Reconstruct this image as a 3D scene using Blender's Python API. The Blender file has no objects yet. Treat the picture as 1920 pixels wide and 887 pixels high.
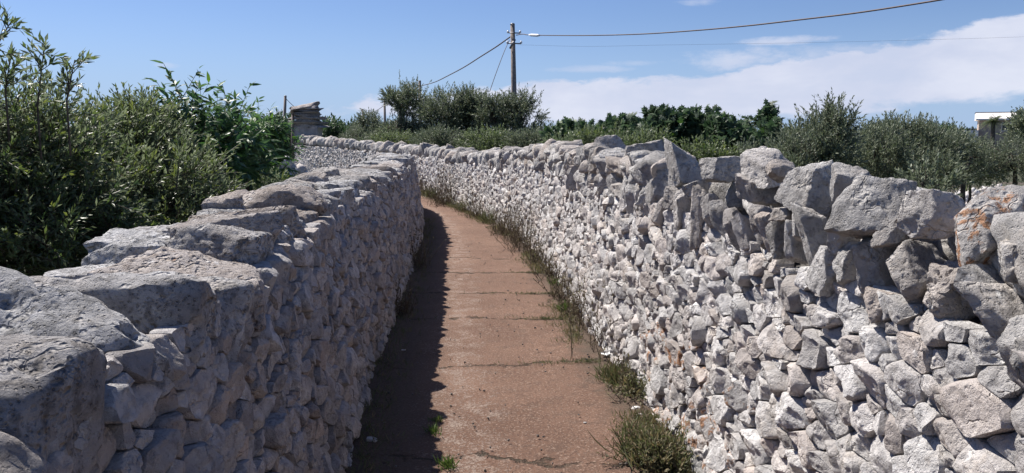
import bpy, math, random
import numpy as np
from mathutils import Vector, Matrix, Euler

R_ = math.radians
SC = bpy.context.scene
COL = SC.collection

# ------------------------------------------------------------------ camera, sky, sun, exposure
EYE = 1.65
FPX = 1478.0
PITCH = math.atan((443.5 - 253) / FPX)
cam_d = bpy.data.cameras.new('camera'); cam = bpy.data.objects.new('camera', cam_d); COL.objects.link(cam)
cam_d.sensor_width = 36; cam_d.lens = 36 * FPX / 1920; cam_d.clip_start = 0.05; cam_d.clip_end = 3000
cam.location = (0, 0, EYE); cam.rotation_euler = (math.pi / 2 - PITCH, 0, 0)
SC.camera = cam

SUN_AZ = 50.0     # degrees to the left of straight ahead (+Y)
SUN_EL = 54.0
SKY_STRENGTH = 0.07
SUN_STRENGTH = 5.0
EXPOSURE = 0.72
SC.view_settings.view_transform = 'Standard'
SC.view_settings.look = 'None'
SC.view_settings.gamma = 1
SC.view_settings.exposure = EXPOSURE
SC.view_settings.use_curve_mapping = False

sun_d = bpy.data.lights.new('sun', 'SUN'); sun = bpy.data.objects.new('sun', sun_d); COL.objects.link(sun)
sun_d.energy = SUN_STRENGTH; sun_d.angle = R_(0.55); sun_d.color = (1.0, 0.95, 0.88)
sdir = Vector((-math.sin(R_(SUN_AZ)) * math.cos(R_(SUN_EL)), math.cos(R_(SUN_AZ)) * math.cos(R_(SUN_EL)), math.sin(R_(SUN_EL))))
sun.rotation_euler = sdir.to_track_quat('Z', 'Y').to_euler()
sun.location = (-30, 30, 50)


class NT:
    """small wrapper to write node trees"""
    def __init__(self, tree): self.t = tree
    def n(self, typ, **kw):
        nd = self.t.nodes.new(typ)
        for k, v in kw.items(): setattr(nd, k, v)
        return nd
    def link(self, a, b): self.t.links.new(a, b)
    def put(self, sock, v):
        if hasattr(v, 'is_linked') or isinstance(v, bpy.types.NodeSocket): self.link(v, sock)
        else: sock.default_value = v
    def math(self, op, a, b=None, c=None, clamp=False):
        nd = self.n('ShaderNodeMath', operation=op, use_clamp=clamp)
        self.put(nd.inputs[0], a)
        if b is not None: self.put(nd.inputs[1], b)
        if c is not None: self.put(nd.inputs[2], c)
        return nd.outputs[0]
    def vmath(self, op, a, b=None):
        nd = self.n('ShaderNodeVectorMath', operation=op)
        self.put(nd.inputs[0], a)
        if b is not None: self.put(nd.inputs[1], b)
        return nd.outputs[0]
    def mix(self, f, a, b, blend='MIX'):
        nd = self.n('ShaderNodeMix', data_type='RGBA', blend_type=blend)
        self.put(nd.inputs[0], f); self.put(nd.inputs[6], a); self.put(nd.inputs[7], b)
        return nd.outputs[2]
    def noise(self, vec, scale, detail=4, rough=0.55, dist=0.0):
        nd = self.n('ShaderNodeTexNoise'); self.link(vec, nd.inputs['Vector'])
        nd.inputs['Scale'].default_value = scale; nd.inputs['Detail'].default_value = detail
        nd.inputs['Roughness'].default_value = rough; nd.inputs['Distortion'].default_value = dist
        return nd.outputs['Fac']
    def step(self, v, lo, hi, a=0.0, b=1.0):
        nd = self.n('ShaderNodeMapRange', interpolation_type='SMOOTHSTEP')
        self.put(nd.inputs[0], v); self.put(nd.inputs[1], lo); self.put(nd.inputs[2], hi)
        self.put(nd.inputs[3], a); self.put(nd.inputs[4], b)
        return nd.outputs[0]
    def curve(self, v, pts, lo, hi):
        """piecewise-linear function of v over [lo, hi]"""
        m = self.n('ShaderNodeMapRange', clamp=True)
        self.put(m.inputs[0], v); m.inputs[1].default_value = lo; m.inputs[2].default_value = hi
        c = self.n('ShaderNodeFloatCurve'); cm = c.mapping; cv = cm.curves[0]
        pts = sorted(pts)
        cv.points[0].location = ((pts[0][0] - lo) / (hi - lo), pts[0][1]); cv.points[1].location = ((pts[-1][0] - lo) / (hi - lo), pts[-1][1])
        for x, y in pts[1:-1]: cv.points.new((x - lo) / (hi - lo), y)
        for p in cv.points: p.handle_type = 'AUTO'
        cm.update(); self.link(m.outputs[0], c.inputs['Value']); return c.outputs[0]


world = bpy.data.worlds.new('World'); SC.world = world; world.use_nodes = True
w = NT(world.node_tree); world.node_tree.nodes.clear()
sky = w.n('ShaderNodeTexSky', sky_type='NISHITA'); sky.sun_disc = False
sky.sun_elevation = R_(SUN_EL); sky.sun_rotation = R_(-SUN_AZ)
sky.air_density = 1.0; sky.dust_density = 0.3; sky.ozone_density = 2.5; sky.altitude = 100
tc = w.n('ShaderNodeTexCoord'); D = tc.outputs['Generated']
sx = w.n('ShaderNodeSeparateXYZ'); w.link(D, sx.inputs[0])
az = w.math('ARCTAN2', sx.outputs[0], sx.outputs[1]); el = w.math('ARCSINE', sx.outputs[2])
cv = w.n('ShaderNodeCombineXYZ'); w.put(cv.inputs[0], w.math('MULTIPLY', az, 1.0)); w.put(cv.inputs[1], w.math('MULTIPLY', el, 2.6)); cv.inputs[2].default_value = 0.37
n1 = w.noise(cv.outputs[0], 9.0, 7, 0.6, 0.3); n2 = w.noise(cv.outputs[0], 3.2, 6, 0.6, 0.2); n3 = w.noise(cv.outputs[0], 26.0, 6, 0.62, 0.2)
def sk(px, py):
    dx = (px - 960) / FPX; up = (443.5 - py) / FPX; c, s = math.cos(PITCH), math.sin(PITCH)
    v = Vector((dx, c + up * s, -s + up * c)).normalized()
    return math.atan2(v.x, v.y), math.asin(v.z)
UP = [sk(-900, 225), sk(300, 222), sk(600, 196), sk(740, 186), sk(900, 172), sk(1000, 152), sk(1150, 143), sk(1300, 138), sk(1420, 122), sk(1560, 104), sk(1680, 80), sk(1800, 48), sk(1920, 26), sk(2300, -20), sk(3000, 40)]
LO = [sk(-900, 240), sk(300, 238), sk(600, 222), sk(800, 226), sk(1000, 240), sk(1250, 240), sk(1450, 222), sk(1600, 207), sk(1750, 196), sk(1920, 184), sk(2300, 170), sk(3000, 170)]
up_e = w.curve(az, UP, -1.1, 1.1); lo_e = w.curve(az, LO, -1.1, 1.1)
jit = w.math('MULTIPLY', w.math('SUBTRACT', n1, 0.5), 0.045)
jit2 = w.math('MULTIPLY', w.math('SUBTRACT', n3, 0.5), 0.022)
jj = w.math('ADD', jit, jit2)
d_up = w.math('ADD', w.math('SUBTRACT', up_e, el), jj)
d_lo = w.math('ADD', w.math('SUBTRACT', el, lo_e), jj)
m_bank = w.math('MULTIPLY', w.step(d_up, -0.002, 0.007), w.step(d_lo, -0.003, 0.012))
dens = w.step(w.math('ADD', n2, w.math('MULTIPLY', n3, 0.25)), 0.36, 0.66, 0.80, 1.0)
m_bank = w.math('MULTIPLY', m_bank, dens)
def puff(px, py, rx, ry, k):
    a0, e0 = sk(px, py)
    dx = w.math('DIVIDE', w.math('SUBTRACT', az, a0), rx / FPX); dy = w.math('DIVIDE', w.math('SUBTRACT', el, e0), ry / FPX)
    r2 = w.math('ADD', w.math('MULTIPLY', dx, dx), w.math('MULTIPLY', dy, dy))
    r2 = w.math('ADD', r2, w.math('MULTIPLY', w.math('SUBTRACT', n3, 0.5), 3.2))
    return w.step(r2, 1.1, -0.5, 0.0, k)
m = m_bank
for a in ((1470, 76, 85, 9, 0.75), (1400, 112, 130, 22, 0.75), (1190, 118, 60, 7, 0.4), (1110, 130, 90, 8, 0.45), (1310, 2, 42, 9, 0.45), (317, 122, 22, 6, 0.4), (1560, 96, 120, 14, 0.5)):
    m = w.math('MAXIMUM', m, puff(*a))
CL = 2 ** -EXPOSURE / SKY_STRENGTH
cloud = w.mix(w.step(n2, 0.35, 0.65), (0.66 * CL, 0.70 * CL, 0.86 * CL, 1), (0.80 * CL, 0.83 * CL, 0.95 * CL, 1))
hs = w.n('ShaderNodeHueSaturation'); w.link(sky.outputs[0], hs.inputs['Color']); hs.inputs['Saturation'].default_value = 1.0
SKYCOL = w.mix(1.0, hs.outputs[0], w.mix(w.step(el, 0.0, 0.16), (0.58, 0.68, 1.0, 1), (0.645, 0.715, 0.94, 1)), 'MULTIPLY')
SKYCOL = w.mix(w.step(el, 0.15, 0.0, 0.0, 0.75), SKYCOL, (0.40 * CL, 0.57 * CL, 0.85 * CL, 1))
col = w.mix(w.math('MULTIPLY', m, 0.93), SKYCOL, cloud)
bg = w.n('ShaderNodeBackground'); w.link(col, bg.inputs[0]); bg.inputs[1].default_value = SKY_STRENGTH
wo = w.n('ShaderNodeOutputWorld'); w.link(bg.outputs[0], wo.inputs[0])

# ------------------------------------------------------------------ helpers
def at(px, py, Y):
    """the point at distance Y ahead that the photograph shows at (px, py)"""
    c, s = math.cos(PITCH), math.sin(PITCH); dx, dz = (px - 960), (443.5 - py)
    d = np.array([dx, FPX * c + dz * s, -FPX * s + dz * c]); t = Y / d[1]
    return np.array([0, 0, EYE]) + d * t

def tag(o, label=None, cat=None, group=None, kind=None):
    for k, v in (('label', label), ('category', cat), ('group', group), ('kind', kind)):
        if v: o[k] = v
    return o

def empty(name, loc=(0, 0, 0)):
    o = bpy.data.objects.new(name, None); COL.objects.link(o); o.location = loc; o.empty_display_size = 0.2
    return o

def mesh_obj(name, V, faces, mat, parent=None, loc=(0, 0, 0), smooth=True, attr=None, sharp=0):
    """V (n,3); faces: list of int arrays (m,k); attr: {name: (n,4) colours}"""
    me = bpy.data.meshes.new(name); V = np.asarray(V, dtype=np.float32)
    me.vertices.add(len(V)); me.vertices.foreach_set('co', V.ravel())
    fs = [np.asarray(f, dtype=np.int32) for f in faces if len(f)]
    nl = sum(f.size for f in fs); npoly = sum(len(f) for f in fs)
    me.loops.add(nl); me.polygons.add(npoly)
    me.loops.foreach_set('vertex_index', np.concatenate([f.ravel() for f in fs]))
    tot = np.concatenate([np.full(len(f), f.shape[1], dtype=np.int32) for f in fs])
    start = np.concatenate([[0], np.cumsum(tot)[:-1]]).astype(np.int32)
    me.polygons.foreach_set('loop_start', start); me.polygons.foreach_set('loop_total', tot)
    me.polygons.foreach_set('use_smooth', np.full(npoly, smooth, dtype=bool))
    for k, a in (attr or {}).items():
        at_ = me.attributes.new(k, 'FLOAT_COLOR', 'POINT'); at_.data.foreach_set('color', np.asarray(a, dtype=np.float32).ravel())
    me.update(calc_edges=True); me.validate()
    if sharp: me.set_sharp_from_angle(angle=R_(sharp))
    for m_ in (mat if isinstance(mat, (list, tuple)) else [mat]): me.materials.append(m_)
    o = bpy.data.objects.new(name, me); COL.objects.link(o); o.location = loc
    if parent: o.parent = parent
    return o

class MB:
    """collects vertices and faces of one mesh"""
    def __init__(self): self.V = []; self.F = {}; self.A = []; self.n = 0; self.flat = False
    def add(self, V, faces, a=None):
        V = np.asarray(V, dtype=float)
        for f in faces:
            f = np.asarray(f, dtype=np.int32)
            if len(f): self.F.setdefault(f.shape[1], []).append(f + self.n)
        self.V.append(V); self.n += len(V)
        if a is not None: self.A.append(np.broadcast_to(np.asarray(a, dtype=float), (len(V), 4)) if np.ndim(a) == 1 else np.asarray(a, dtype=float))
    def box(self, lo, hi, jit=0.0, rng=None):
        self.flat = True
        lo, hi = np.array(lo, float), np.array(hi, float)
        V = np.array([[x, y, z] for x in (lo[0], hi[0]) for y in (lo[1], hi[1]) for z in (lo[2], hi[2])])
        if jit: V += rng.normal(0, jit, V.shape)
        self.add(V, [np.array([[0, 1, 3, 2], [4, 6, 7, 5], [0, 4, 5, 1], [2, 3, 7, 6], [0, 2, 6, 4], [1, 5, 7, 3]])])
    def tube(self, P, r, k=6, cap=True):
        P = np.asarray(P, float); n = len(P); r = np.broadcast_to(np.asarray(r, float), (n,))
        T = np.gradient(P, axis=0); T /= np.linalg.norm(T, axis=1, keepdims=True) + 1e-9
        ref = np.array([0.0, 0, 1]) if abs(T[0, 2]) < 0.9 else np.array([1.0, 0, 0])
        rows = []
        for i in range(n):
            a = np.cross(T[i], ref); a /= np.linalg.norm(a) + 1e-9; b = np.cross(T[i], a)
            th = np.linspace(0, 2 * math.pi, k, endpoint=False)
            rows.append(P[i] + r[i] * (np.cos(th)[:, None] * a + np.sin(th)[:, None] * b))
        V = np.concatenate(rows); q = []
        for i in range(n - 1):
            for j in range(k): q.append([i * k + j, i * k + (j + 1) % k, (i + 1) * k + (j + 1) % k, (i + 1) * k + j])
        f = [np.array(q)]
        if cap:
            V = np.concatenate([V, P[:1], P[-1:]]); c0, c1 = n * k, n * k + 1
            f.append(np.array([[c0, (j + 1) % k, j] for j in range(k)] + [[c1, (n - 1) * k + j, (n - 1) * k + (j + 1) % k] for j in range(k)]))
        self.add(V, f)
    def build(self, name, mat, parent=None, loc=(0, 0, 0), smooth=True, attr=None, sharp=0):
        V = np.concatenate(self.V) - np.array(loc, float) * (0 if parent else 0)
        return mesh_obj(name, V, [np.concatenate(v) for v in self.F.values()], mat, parent, loc, smooth and not self.flat, {attr: np.concatenate(self.A)} if attr else None, sharp)

# value noise on a lattice, vectorised
def _h(i, j, k, s):
    n = (i * 73856093) ^ (j * 19349663) ^ (k * 83492791) ^ (s * 2654435761 & 0x7fffffff)
    n = (n ^ (n >> 13)) * 1274126177 & 0x7fffffff
    n = (n ^ (n >> 11)) * 668265263 & 0x7fffffff
    return ((n ^ (n >> 15)) & 0xffff) / 65535.0
def vnoise(P, s=0):
    P = np.asarray(P, float); f = np.floor(P); i = f.astype(np.int64); t = P - f; t = t * t * (3 - 2 * t)
    out = 0
    for a in (0, 1):
        for b in (0, 1):
            for c in (0, 1):
                wgt = (t[:, 0] if a else 1 - t[:, 0]) * (t[:, 1] if b else 1 - t[:, 1]) * (t[:, 2] if c else 1 - t[:, 2])
                out = out + wgt * _h(i[:, 0] + a, i[:, 1] + b, i[:, 2] + c, s)
    return out * 2 - 1
def fbm(P, s=0, o=3, g=0.5):
    out = 0; amp = 1.0; P = np.asarray(P, float)
    for k in range(o):
        out = out + amp * vnoise(P, s + k * 17); P = P * 2.03 + 7.1; amp *= g
    return out

def smooth_curve(pts, step):
    """Catmull-Rom through pts (n,m), resampled at step metres along its first two coordinates"""
    p = np.asarray(pts, float); p = np.vstack([2 * p[0] - p[1], p, 2 * p[-1] - p[-2]]); out = []
    for i in range(1, len(p) - 2):
        for t in np.linspace(0, 1, 24, endpoint=False):
            a, b, c, d = p[i - 1], p[i], p[i + 1], p[i + 2]
            out.append(0.5 * (2 * b + (c - a) * t + (2 * a - 5 * b + 4 * c - d) * t * t + (3 * b - a - 3 * c + d) * t ** 3))
    out.append(p[-2]); out = np.array(out)
    L = np.concatenate([[0], np.cumsum(np.linalg.norm(np.diff(out[:, :2], axis=0), axis=1))])
    s = np.arange(0, L[-1], step)
    return s, np.stack([np.interp(s, L, out[:, k]) for k in range(out.shape[1])], 1)

# ------------------------------------------------------------------ materials
def new_mat(name):
    m_ = bpy.data.materials.new(name); m_.use_nodes = True; m_.node_tree.nodes.clear()
    t = NT(m_.node_tree); out = t.n('ShaderNodeOutputMaterial'); b = t.n('ShaderNodeBsdfPrincipled')
    t.link(b.outputs[0], out.inputs[0]); b.inputs['Specular IOR Level'].default_value = 0.3
    return m_, t, b, out

def bump(t, b, h, strength, dist):
    bp = t.n('ShaderNodeBump'); bp.inputs['Strength'].default_value = strength; bp.inputs['Distance'].default_value = dist
    t.link(h, bp.inputs['Height']); t.link(bp.outputs[0], b.inputs['Normal'])

def stone_mat(name, light, dark, warm, pit=0.35, speck=0.5, mott=0.8):
    m_, t, b, _ = new_mat(name)
    P = t.n('ShaderNodeNewGeometry').outputs['Position']
    at_ = t.n('ShaderNodeAttribute', attribute_name='stone'); sp = t.n('ShaderNodeSeparateColor'); t.link(at_.outputs['Color'], sp.inputs[0])
    off = t.vmath('ADD', P, t.vmath('MULTIPLY', at_.outputs['Color'], (37.0, 53.0, 0.0)))
    big = t.noise(off, 7, 5, 0.6); mid = t.noise(off, 26, 6, 0.65, 0.4); fine = t.noise(off, 120, 5, 0.7); gr = t.noise(off, 330, 3, 0.7)
    c = t.mix(t.step(big, 0.3, 0.7), (*dark, 1), (*light, 1))
    c = t.mix(t.math('MULTIPLY', t.step(mid, 0.47, 0.64), mott), c, (*[0.5 * x for x in dark], 1))
    c = t.mix(t.math('MULTIPLY', sp.outputs[1], 0.55), c, (*warm, 1))
    # pale lichen discs and dark pits
    v = t.n('ShaderNodeTexVoronoi'); t.link(t.vmath('ADD', off, t.vmath('MULTIPLY', t.n('ShaderNodeTexNoise').outputs['Color'], (0.0, 0, 0))), v.inputs['Vector']); v.inputs['Scale'].default_value = 17
    disc = t.math('MULTIPLY', t.step(t.math('ADD', v.outputs['Distance'], t.math('MULTIPLY', fine, 0.35)), 0.42, 0.30), t.step(big, 0.47, 0.56))
    c = t.mix(t.math('MULTIPLY', disc, 0.5), c, (*[min(0.75, 1.35 * x) for x in light], 1))
    c = t.mix(t.math('MULTIPLY', t.step(fine, 0.55, 0.75), speck), c, (*[0.4 * x for x in dark], 1))
    c = t.mix(t.math('MULTIPLY', t.step(fine, 0.42, 0.25), 0.3), c, (*[min(0.8, 1.25 * x) for x in light], 1))
    tone = t.math('ADD', 0.70, t.math('MULTIPLY', sp.outputs[0], 0.56))
    c = t.mix(1.0, c, t.n('ShaderNodeCombineXYZ').outputs[0], 'MULTIPLY') if False else c
    tn = t.n('ShaderNodeVectorMath', operation='SCALE'); t.link(c, tn.inputs[0]); t.put(tn.inputs['Scale'], tone); c = tn.outputs[0]
    wz = t.noise(P, 1.7, 5, 0.65); wy = t.noise(t.vmath('ADD', P, (5.0, 3.0, 9.0)), 3.1, 5, 0.7)
    c = t.mix(t.math('MULTIPLY', t.step(wz, 0.46, 0.66), 0.42), c, t.mix(1.0, c, (0.50, 0.49, 0.48, 1), 'MULTIPLY'))
    c = t.mix(t.math('MULTIPLY', t.step(wy, 0.52, 0.70), 0.40), c, t.mix(1.0, c, (1.0, 0.86, 0.70, 1), 'MULTIPLY'))
    # rust-orange lichen where the stone carries it
    lich = t.math('MULTIPLY', t.step(t.math('ADD', t.math('MULTIPLY', mid, 0.65), t.math('MULTIPLY', big, 0.5)), t.math('SUBTRACT', 0.80, t.math('MULTIPLY', sp.outputs[2], 0.24)), t.math('SUBTRACT', 0.86, t.math('MULTIPLY', sp.outputs[2], 0.24))), t.step(sp.outputs[2], 0.02, 0.2))
    lc = t.mix(fine, (0.42, 0.16, 0.07, 1), (0.36, 0.21, 0.10, 1))
    c = t.mix(t.math('MULTIPLY', lich, 0.8), c, lc)
    t.link(c, b.inputs['Base Color']); b.inputs['Roughness'].default_value = 0.92; b.inputs['Specular IOR Level'].default_value = 0.2
    v2 = t.n('ShaderNodeTexVoronoi', feature='SMOOTH_F1'); t.link(off, v2.inputs['Vector']); v2.inputs['Scale'].default_value = 46
    pits = t.math('MULTIPLY', t.step(v2.outputs['Distance'], 0.42, 0.12), t.step(big, 0.42, 0.62))
    h = t.math('ADD', t.math('MULTIPLY', mid, 1.0), t.math('ADD', t.math('MULTIPLY', fine, 0.5), t.math('MULTIPLY', gr, 0.22)))
    h = t.math('SUBTRACT', h, t.math('MULTIPLY', pits, pit))
    v4 = t.n('ShaderNodeTexVoronoi'); t.link(off, v4.inputs['Vector']); v4.inputs['Scale'].default_value = 95; v4.inputs['Randomness'].default_value = 1.0
    h = t.math('SUBTRACT', h, t.math('MULTIPLY', t.math('MULTIPLY', t.step(v4.outputs['Distance'], 0.34, 0.10), t.step(mid, 0.40, 0.55)), pit * 0.5))
    wv = t.n('ShaderNodeTexNoise'); t.link(off, wv.inputs['Vector']); wv.inputs['Scale'].default_value = 9; wv.inputs['Detail'].default_value = 4
    v3 = t.n('ShaderNodeTexVoronoi', feature='DISTANCE_TO_EDGE'); t.link(t.vmath('ADD', off, t.vmath('MULTIPLY', wv.outputs['Color'], (0.16, 0.16, 0.16))), v3.inputs['Vector']); v3.inputs['Scale'].default_value = 8
    crk = t.math('MULTIPLY', t.step(v3.outputs['Distance'], 0.035, 0.0), t.step(big, 0.5, 0.6)); h = t.math('SUBTRACT', h, t.math('MULTIPLY', crk, 0.5))
    bump(t, b, h, 1.0, 0.02)
    return m_

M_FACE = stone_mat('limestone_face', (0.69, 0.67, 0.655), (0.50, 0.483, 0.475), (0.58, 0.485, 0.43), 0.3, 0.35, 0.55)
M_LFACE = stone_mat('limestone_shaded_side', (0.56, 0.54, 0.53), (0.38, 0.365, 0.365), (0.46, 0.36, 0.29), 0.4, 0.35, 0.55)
M_COPE = stone_mat('limestone_coping', (0.60, 0.575, 0.55), (0.36, 0.345, 0.335), (0.48, 0.39, 0.33), 0.6, 0.5, 0.6)
M_LCOPE = stone_mat('limestone_slabs', (0.61, 0.60, 0.60), (0.33, 0.325, 0.325), (0.40, 0.31, 0.25), 1.8, 0.7, 0.85)
M_CORE = stone_mat('limestone_rubble', (0.25, 0.24, 0.235), (0.14, 0.135, 0.13), (0.2, 0.16, 0.13), 0.4, 0.4)

def plain_mat(name, c, rough=0.8, var=0.25, scale=12.0, metal=0.0, bmp=0.0):
    m_, t, b, _ = new_mat(name)
    P = t.n('ShaderNodeNewGeometry').outputs['Position']; n = t.noise(P, scale, 5, 0.65)
    cc = t.mix(t.step(n, 0.3, 0.7), (*[x * (1 - var) for x in c], 1), (*[min(1, x * (1 + var)) for x in c], 1))
    t.link(cc, b.inputs['Base Color']); b.inputs['Roughness'].default_value = rough; b.inputs['Metallic'].default_value = metal
    if bmp: bump(t, b, n, 0.7, bmp)
    return m_

def leaf_mat(name, dark, light, back, young, gloss=0.42, trans=0.22, spec=0.45):
    m_, t, b, out = new_mat(name)
    at_ = t.n('ShaderNodeAttribute', attribute_name='leaf'); sp = t.n('ShaderNodeSeparateColor'); t.link(at_.outputs['Color'], sp.inputs[0])
    c = t.mix(sp.outputs[0], (*dark, 1), (*light, 1)); c = t.mix(sp.outputs[1], c, (*young, 1))
    g = t.n('ShaderNodeNewGeometry'); c = t.mix(t.math('MULTIPLY', g.outputs['Backfacing'], 0.85), c, (*back, 1))
    c = t.mix(t.step(sp.outputs[2], 0.5, 0.6), c, (0.10, 0.075, 0.055, 1))      # twigs
    t.link(c, b.inputs['Base Color']); b.inputs['Roughness'].default_value = gloss; b.inputs['Specular IOR Level'].default_value = spec
    tr = t.n('ShaderNodeBsdfTranslucent'); hv = t.n('ShaderNodeHueSaturation'); hv.inputs['Saturation'].default_value = 1.25; hv.inputs['Value'].default_value = 1.3
    t.link(c, hv.inputs['Color']); t.link(hv.outputs[0], tr.inputs['Color'])
    mx = t.n('ShaderNodeMixShader'); mx.inputs[0].default_value = trans
    t.link(b.outputs[0], mx.inputs[1]); t.link(tr.outputs[0], mx.inputs[2]); t.link(mx.outputs[0], out.inputs[0])
    return m_

M_OLIVE = leaf_mat('olive_leaves', (0.065, 0.100, 0.040), (0.160, 0.195, 0.075), (0.19, 0.22, 0.15), (0.21, 0.24, 0.08), 0.42, 0.36)
M_OLIVE_FAR = leaf_mat('olive_leaves_greyish', (0.080, 0.105, 0.058), (0.165, 0.195, 0.115), (0.22, 0.245, 0.18), (0.16, 0.18, 0.09), 0.5)
M_PEACH = leaf_mat('peach_leaves', (0.040, 0.085, 0.032), (0.08, 0.15, 0.05), (0.10, 0.16, 0.08), (0.15, 0.25, 0.06), 0.45, 0.32)
M_FIG = leaf_mat('fig_leaves', (0.035, 0.062, 0.032), (0.065, 0.105, 0.048), (0.10, 0.14, 0.09), (0.10, 0.17, 0.045), 0.55, 0.25)
M_WEED = leaf_mat('weed_leaves', (0.085, 0.088, 0.055), (0.155, 0.155, 0.09), (0.12, 0.14, 0.07), (0.24, 0.19, 0.11), 0.6, 0.3, 0.25)
M_DRY = leaf_mat('dry_weed_stalks', (0.075, 0.055, 0.045), (0.15, 0.12, 0.085), (0.14, 0.12, 0.09), (0.24, 0.22, 0.13), 0.7, 0.2, 0.2)
M_GRASS = leaf_mat('green_grass', (0.06, 0.095, 0.03), (0.10, 0.15, 0.045), (0.10, 0.15, 0.05), (0.2, 0.2, 0.09), 0.5, 0.3, 0.3)
M_BARK = plain_mat('bark', (0.085, 0.070, 0.058), 0.95, 0.45, 14, 0, 0.02)
M_POLE = plain_mat('weathered_pole', (0.23, 0.19, 0.165), 0.85, 0.3, 9)
M_CABLE = plain_mat('cable_sheath', (0.10, 0.072, 0.068), 0.6, 0.2, 5)
M_METAL = plain_mat('dull_metal', (0.24, 0.23, 0.23), 0.5, 0.3, 20, 0.5)
M_CERAMIC = plain_mat('pale_sleeve', (0.72, 0.72, 0.74), 0.35, 0.08, 20)
M_PLASTER = plain_mat('white_plaster', (0.74, 0.70, 0.67), 0.9, 0.06, 0.8)
M_TUFA = plain_mat('brown_masonry', (0.36, 0.29, 0.24), 0.9, 0.12, 1.2)
M_GREYW = plain_mat('grey_render', (0.40, 0.39, 0.42), 0.9, 0.08, 1.0)
M_DARKROOF = plain_mat('dark_roof_edge', (0.12, 0.11, 0.13), 0.8, 0.1, 1.0)
M_GLASS = plain_mat('dark_window_glass', (0.035, 0.04, 0.05), 0.12, 0.1, 2.0)
M_ASHLAR = plain_mat('pillar_plaster', (0.42, 0.37, 0.34), 0.92, 0.22, 6, 0, 0.01)
M_PAPER = plain_mat('white_paper', (0.78, 0.78, 0.77), 0.7, 0.06, 40)
M_RUST = plain_mat('rusty_pipe', (0.20, 0.155, 0.135), 0.75, 0.35, 25, 0.1)

# ------------------------------------------------------------------ the two dry stone walls: curves
#             x      y     total height
RW = [(1.13, -1.2, 1.5), (1.07, 0.6, 1.5), (1.0, 2.2, 1.5), (0.90, 3.74, 1.53), (0.85, 4.68, 1.53), (0.74, 5.73, 1.53), (0.65, 7.14, 1.52), (0.54, 8.74, 1.51), (0.31, 11.21, 1.5),
      (-0.09, 13.79, 1.41), (-0.66, 16.1, 1.29), (-1.23, 18.15, 1.22), (-1.96, 20.62, 1.22), (-2.75, 22.6, 1.29), (-4.0, 25.0, 1.35), (-5.7, 28.0, 1.46), (-8.0, 31.6, 1.58), (-9.35, 33.7, 1.62)]
LW = [(-0.60, -1.2, 1.26), (-0.66, 0.6, 1.26), (-0.74, 2.2, 1.26), (-0.84, 3.7, 1.265), (-0.99, 5.46, 1.265), (-1.09, 7.14, 1.25), (-1.28, 9.82, 1.22), (-1.58, 13.79, 1.2), (-2.08, 17.25, 1.2), (-2.8, 19.2, 1.12), (-3.5, 20.6, 0.75), (-4.3, 21.9, 0.45)]

class Wall:
    def __init__(self, pts, side, batter, thick):
        self.s, c = smooth_curve(pts, 0.05); self.c = c; self.side = side; self.bt = batter; self.th = thick
        T = np.gradient(c[:, :2], axis=0); T /= np.linalg.norm(T, axis=1, keepdims=True); self.T = T
        # normal towards the path
        self.N = np.stack([-T[:, 1], T[:, 0]], 1) * (1 if side == 'right' else -1)
    def f(self, s):
        x = np.interp(s, self.s, self.c[:, 0]); y = np.interp(s, self.s, self.c[:, 1]); h = np.interp(s, self.s, self.c[:, 2])
        t = np.stack([np.interp(s, self.s, self.T[:, k]) for k in (0, 1)], -1); n = np.stack([np.interp(s, self.s, self.N[:, k]) for k in (0, 1)], -1)
        return np.stack([x, y], -1), t, n, h
    def pos(self, s, z, d):
        """the point at arc length s, height z, d metres out of the battered face (towards the path)"""
        p, t, n, h = self.f(s); q = p + n * (np.asarray(d) - self.bt * np.asarray(z))[..., None]
        return np.concatenate([q, np.broadcast_to(np.asarray(z, float), q.shape[:-1])[..., None]], -1)
    def s_at_y(self, y): return float(np.interp(y, self.c[:, 1], self.s))
    def hit(self, px, py):
        """arc length and height where the ray through a photo pixel meets the face"""
        best = None
        for Y in np.linspace(0.8, 30, 900):
            q = at(px, py, Y)
            i = int(np.argmin((self.c[:, 1] - q[1]) ** 2 + (self.c[:, 0] - q[0]) ** 2))
            dist = float((q[:2] - self.c[i, :2]) @ self.N[i]) + self.bt * q[2]
            if dist < 0: return self.s[i], q[2], q
            best = (self.s[i], q[2], q)
        return best

RIGHT = Wall(RW, 'right', 0.10, 0.62)
LEFT = Wall(LW, 'left', 0.15, 0.66)

def coping_h_right(y): return float(np.interp(y, [0, 3.4, 6, 12, 18, 21, 29], [0.44, 0.42, 0.40, 0.38, 0.30, 0.28, 0.44]))

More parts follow.
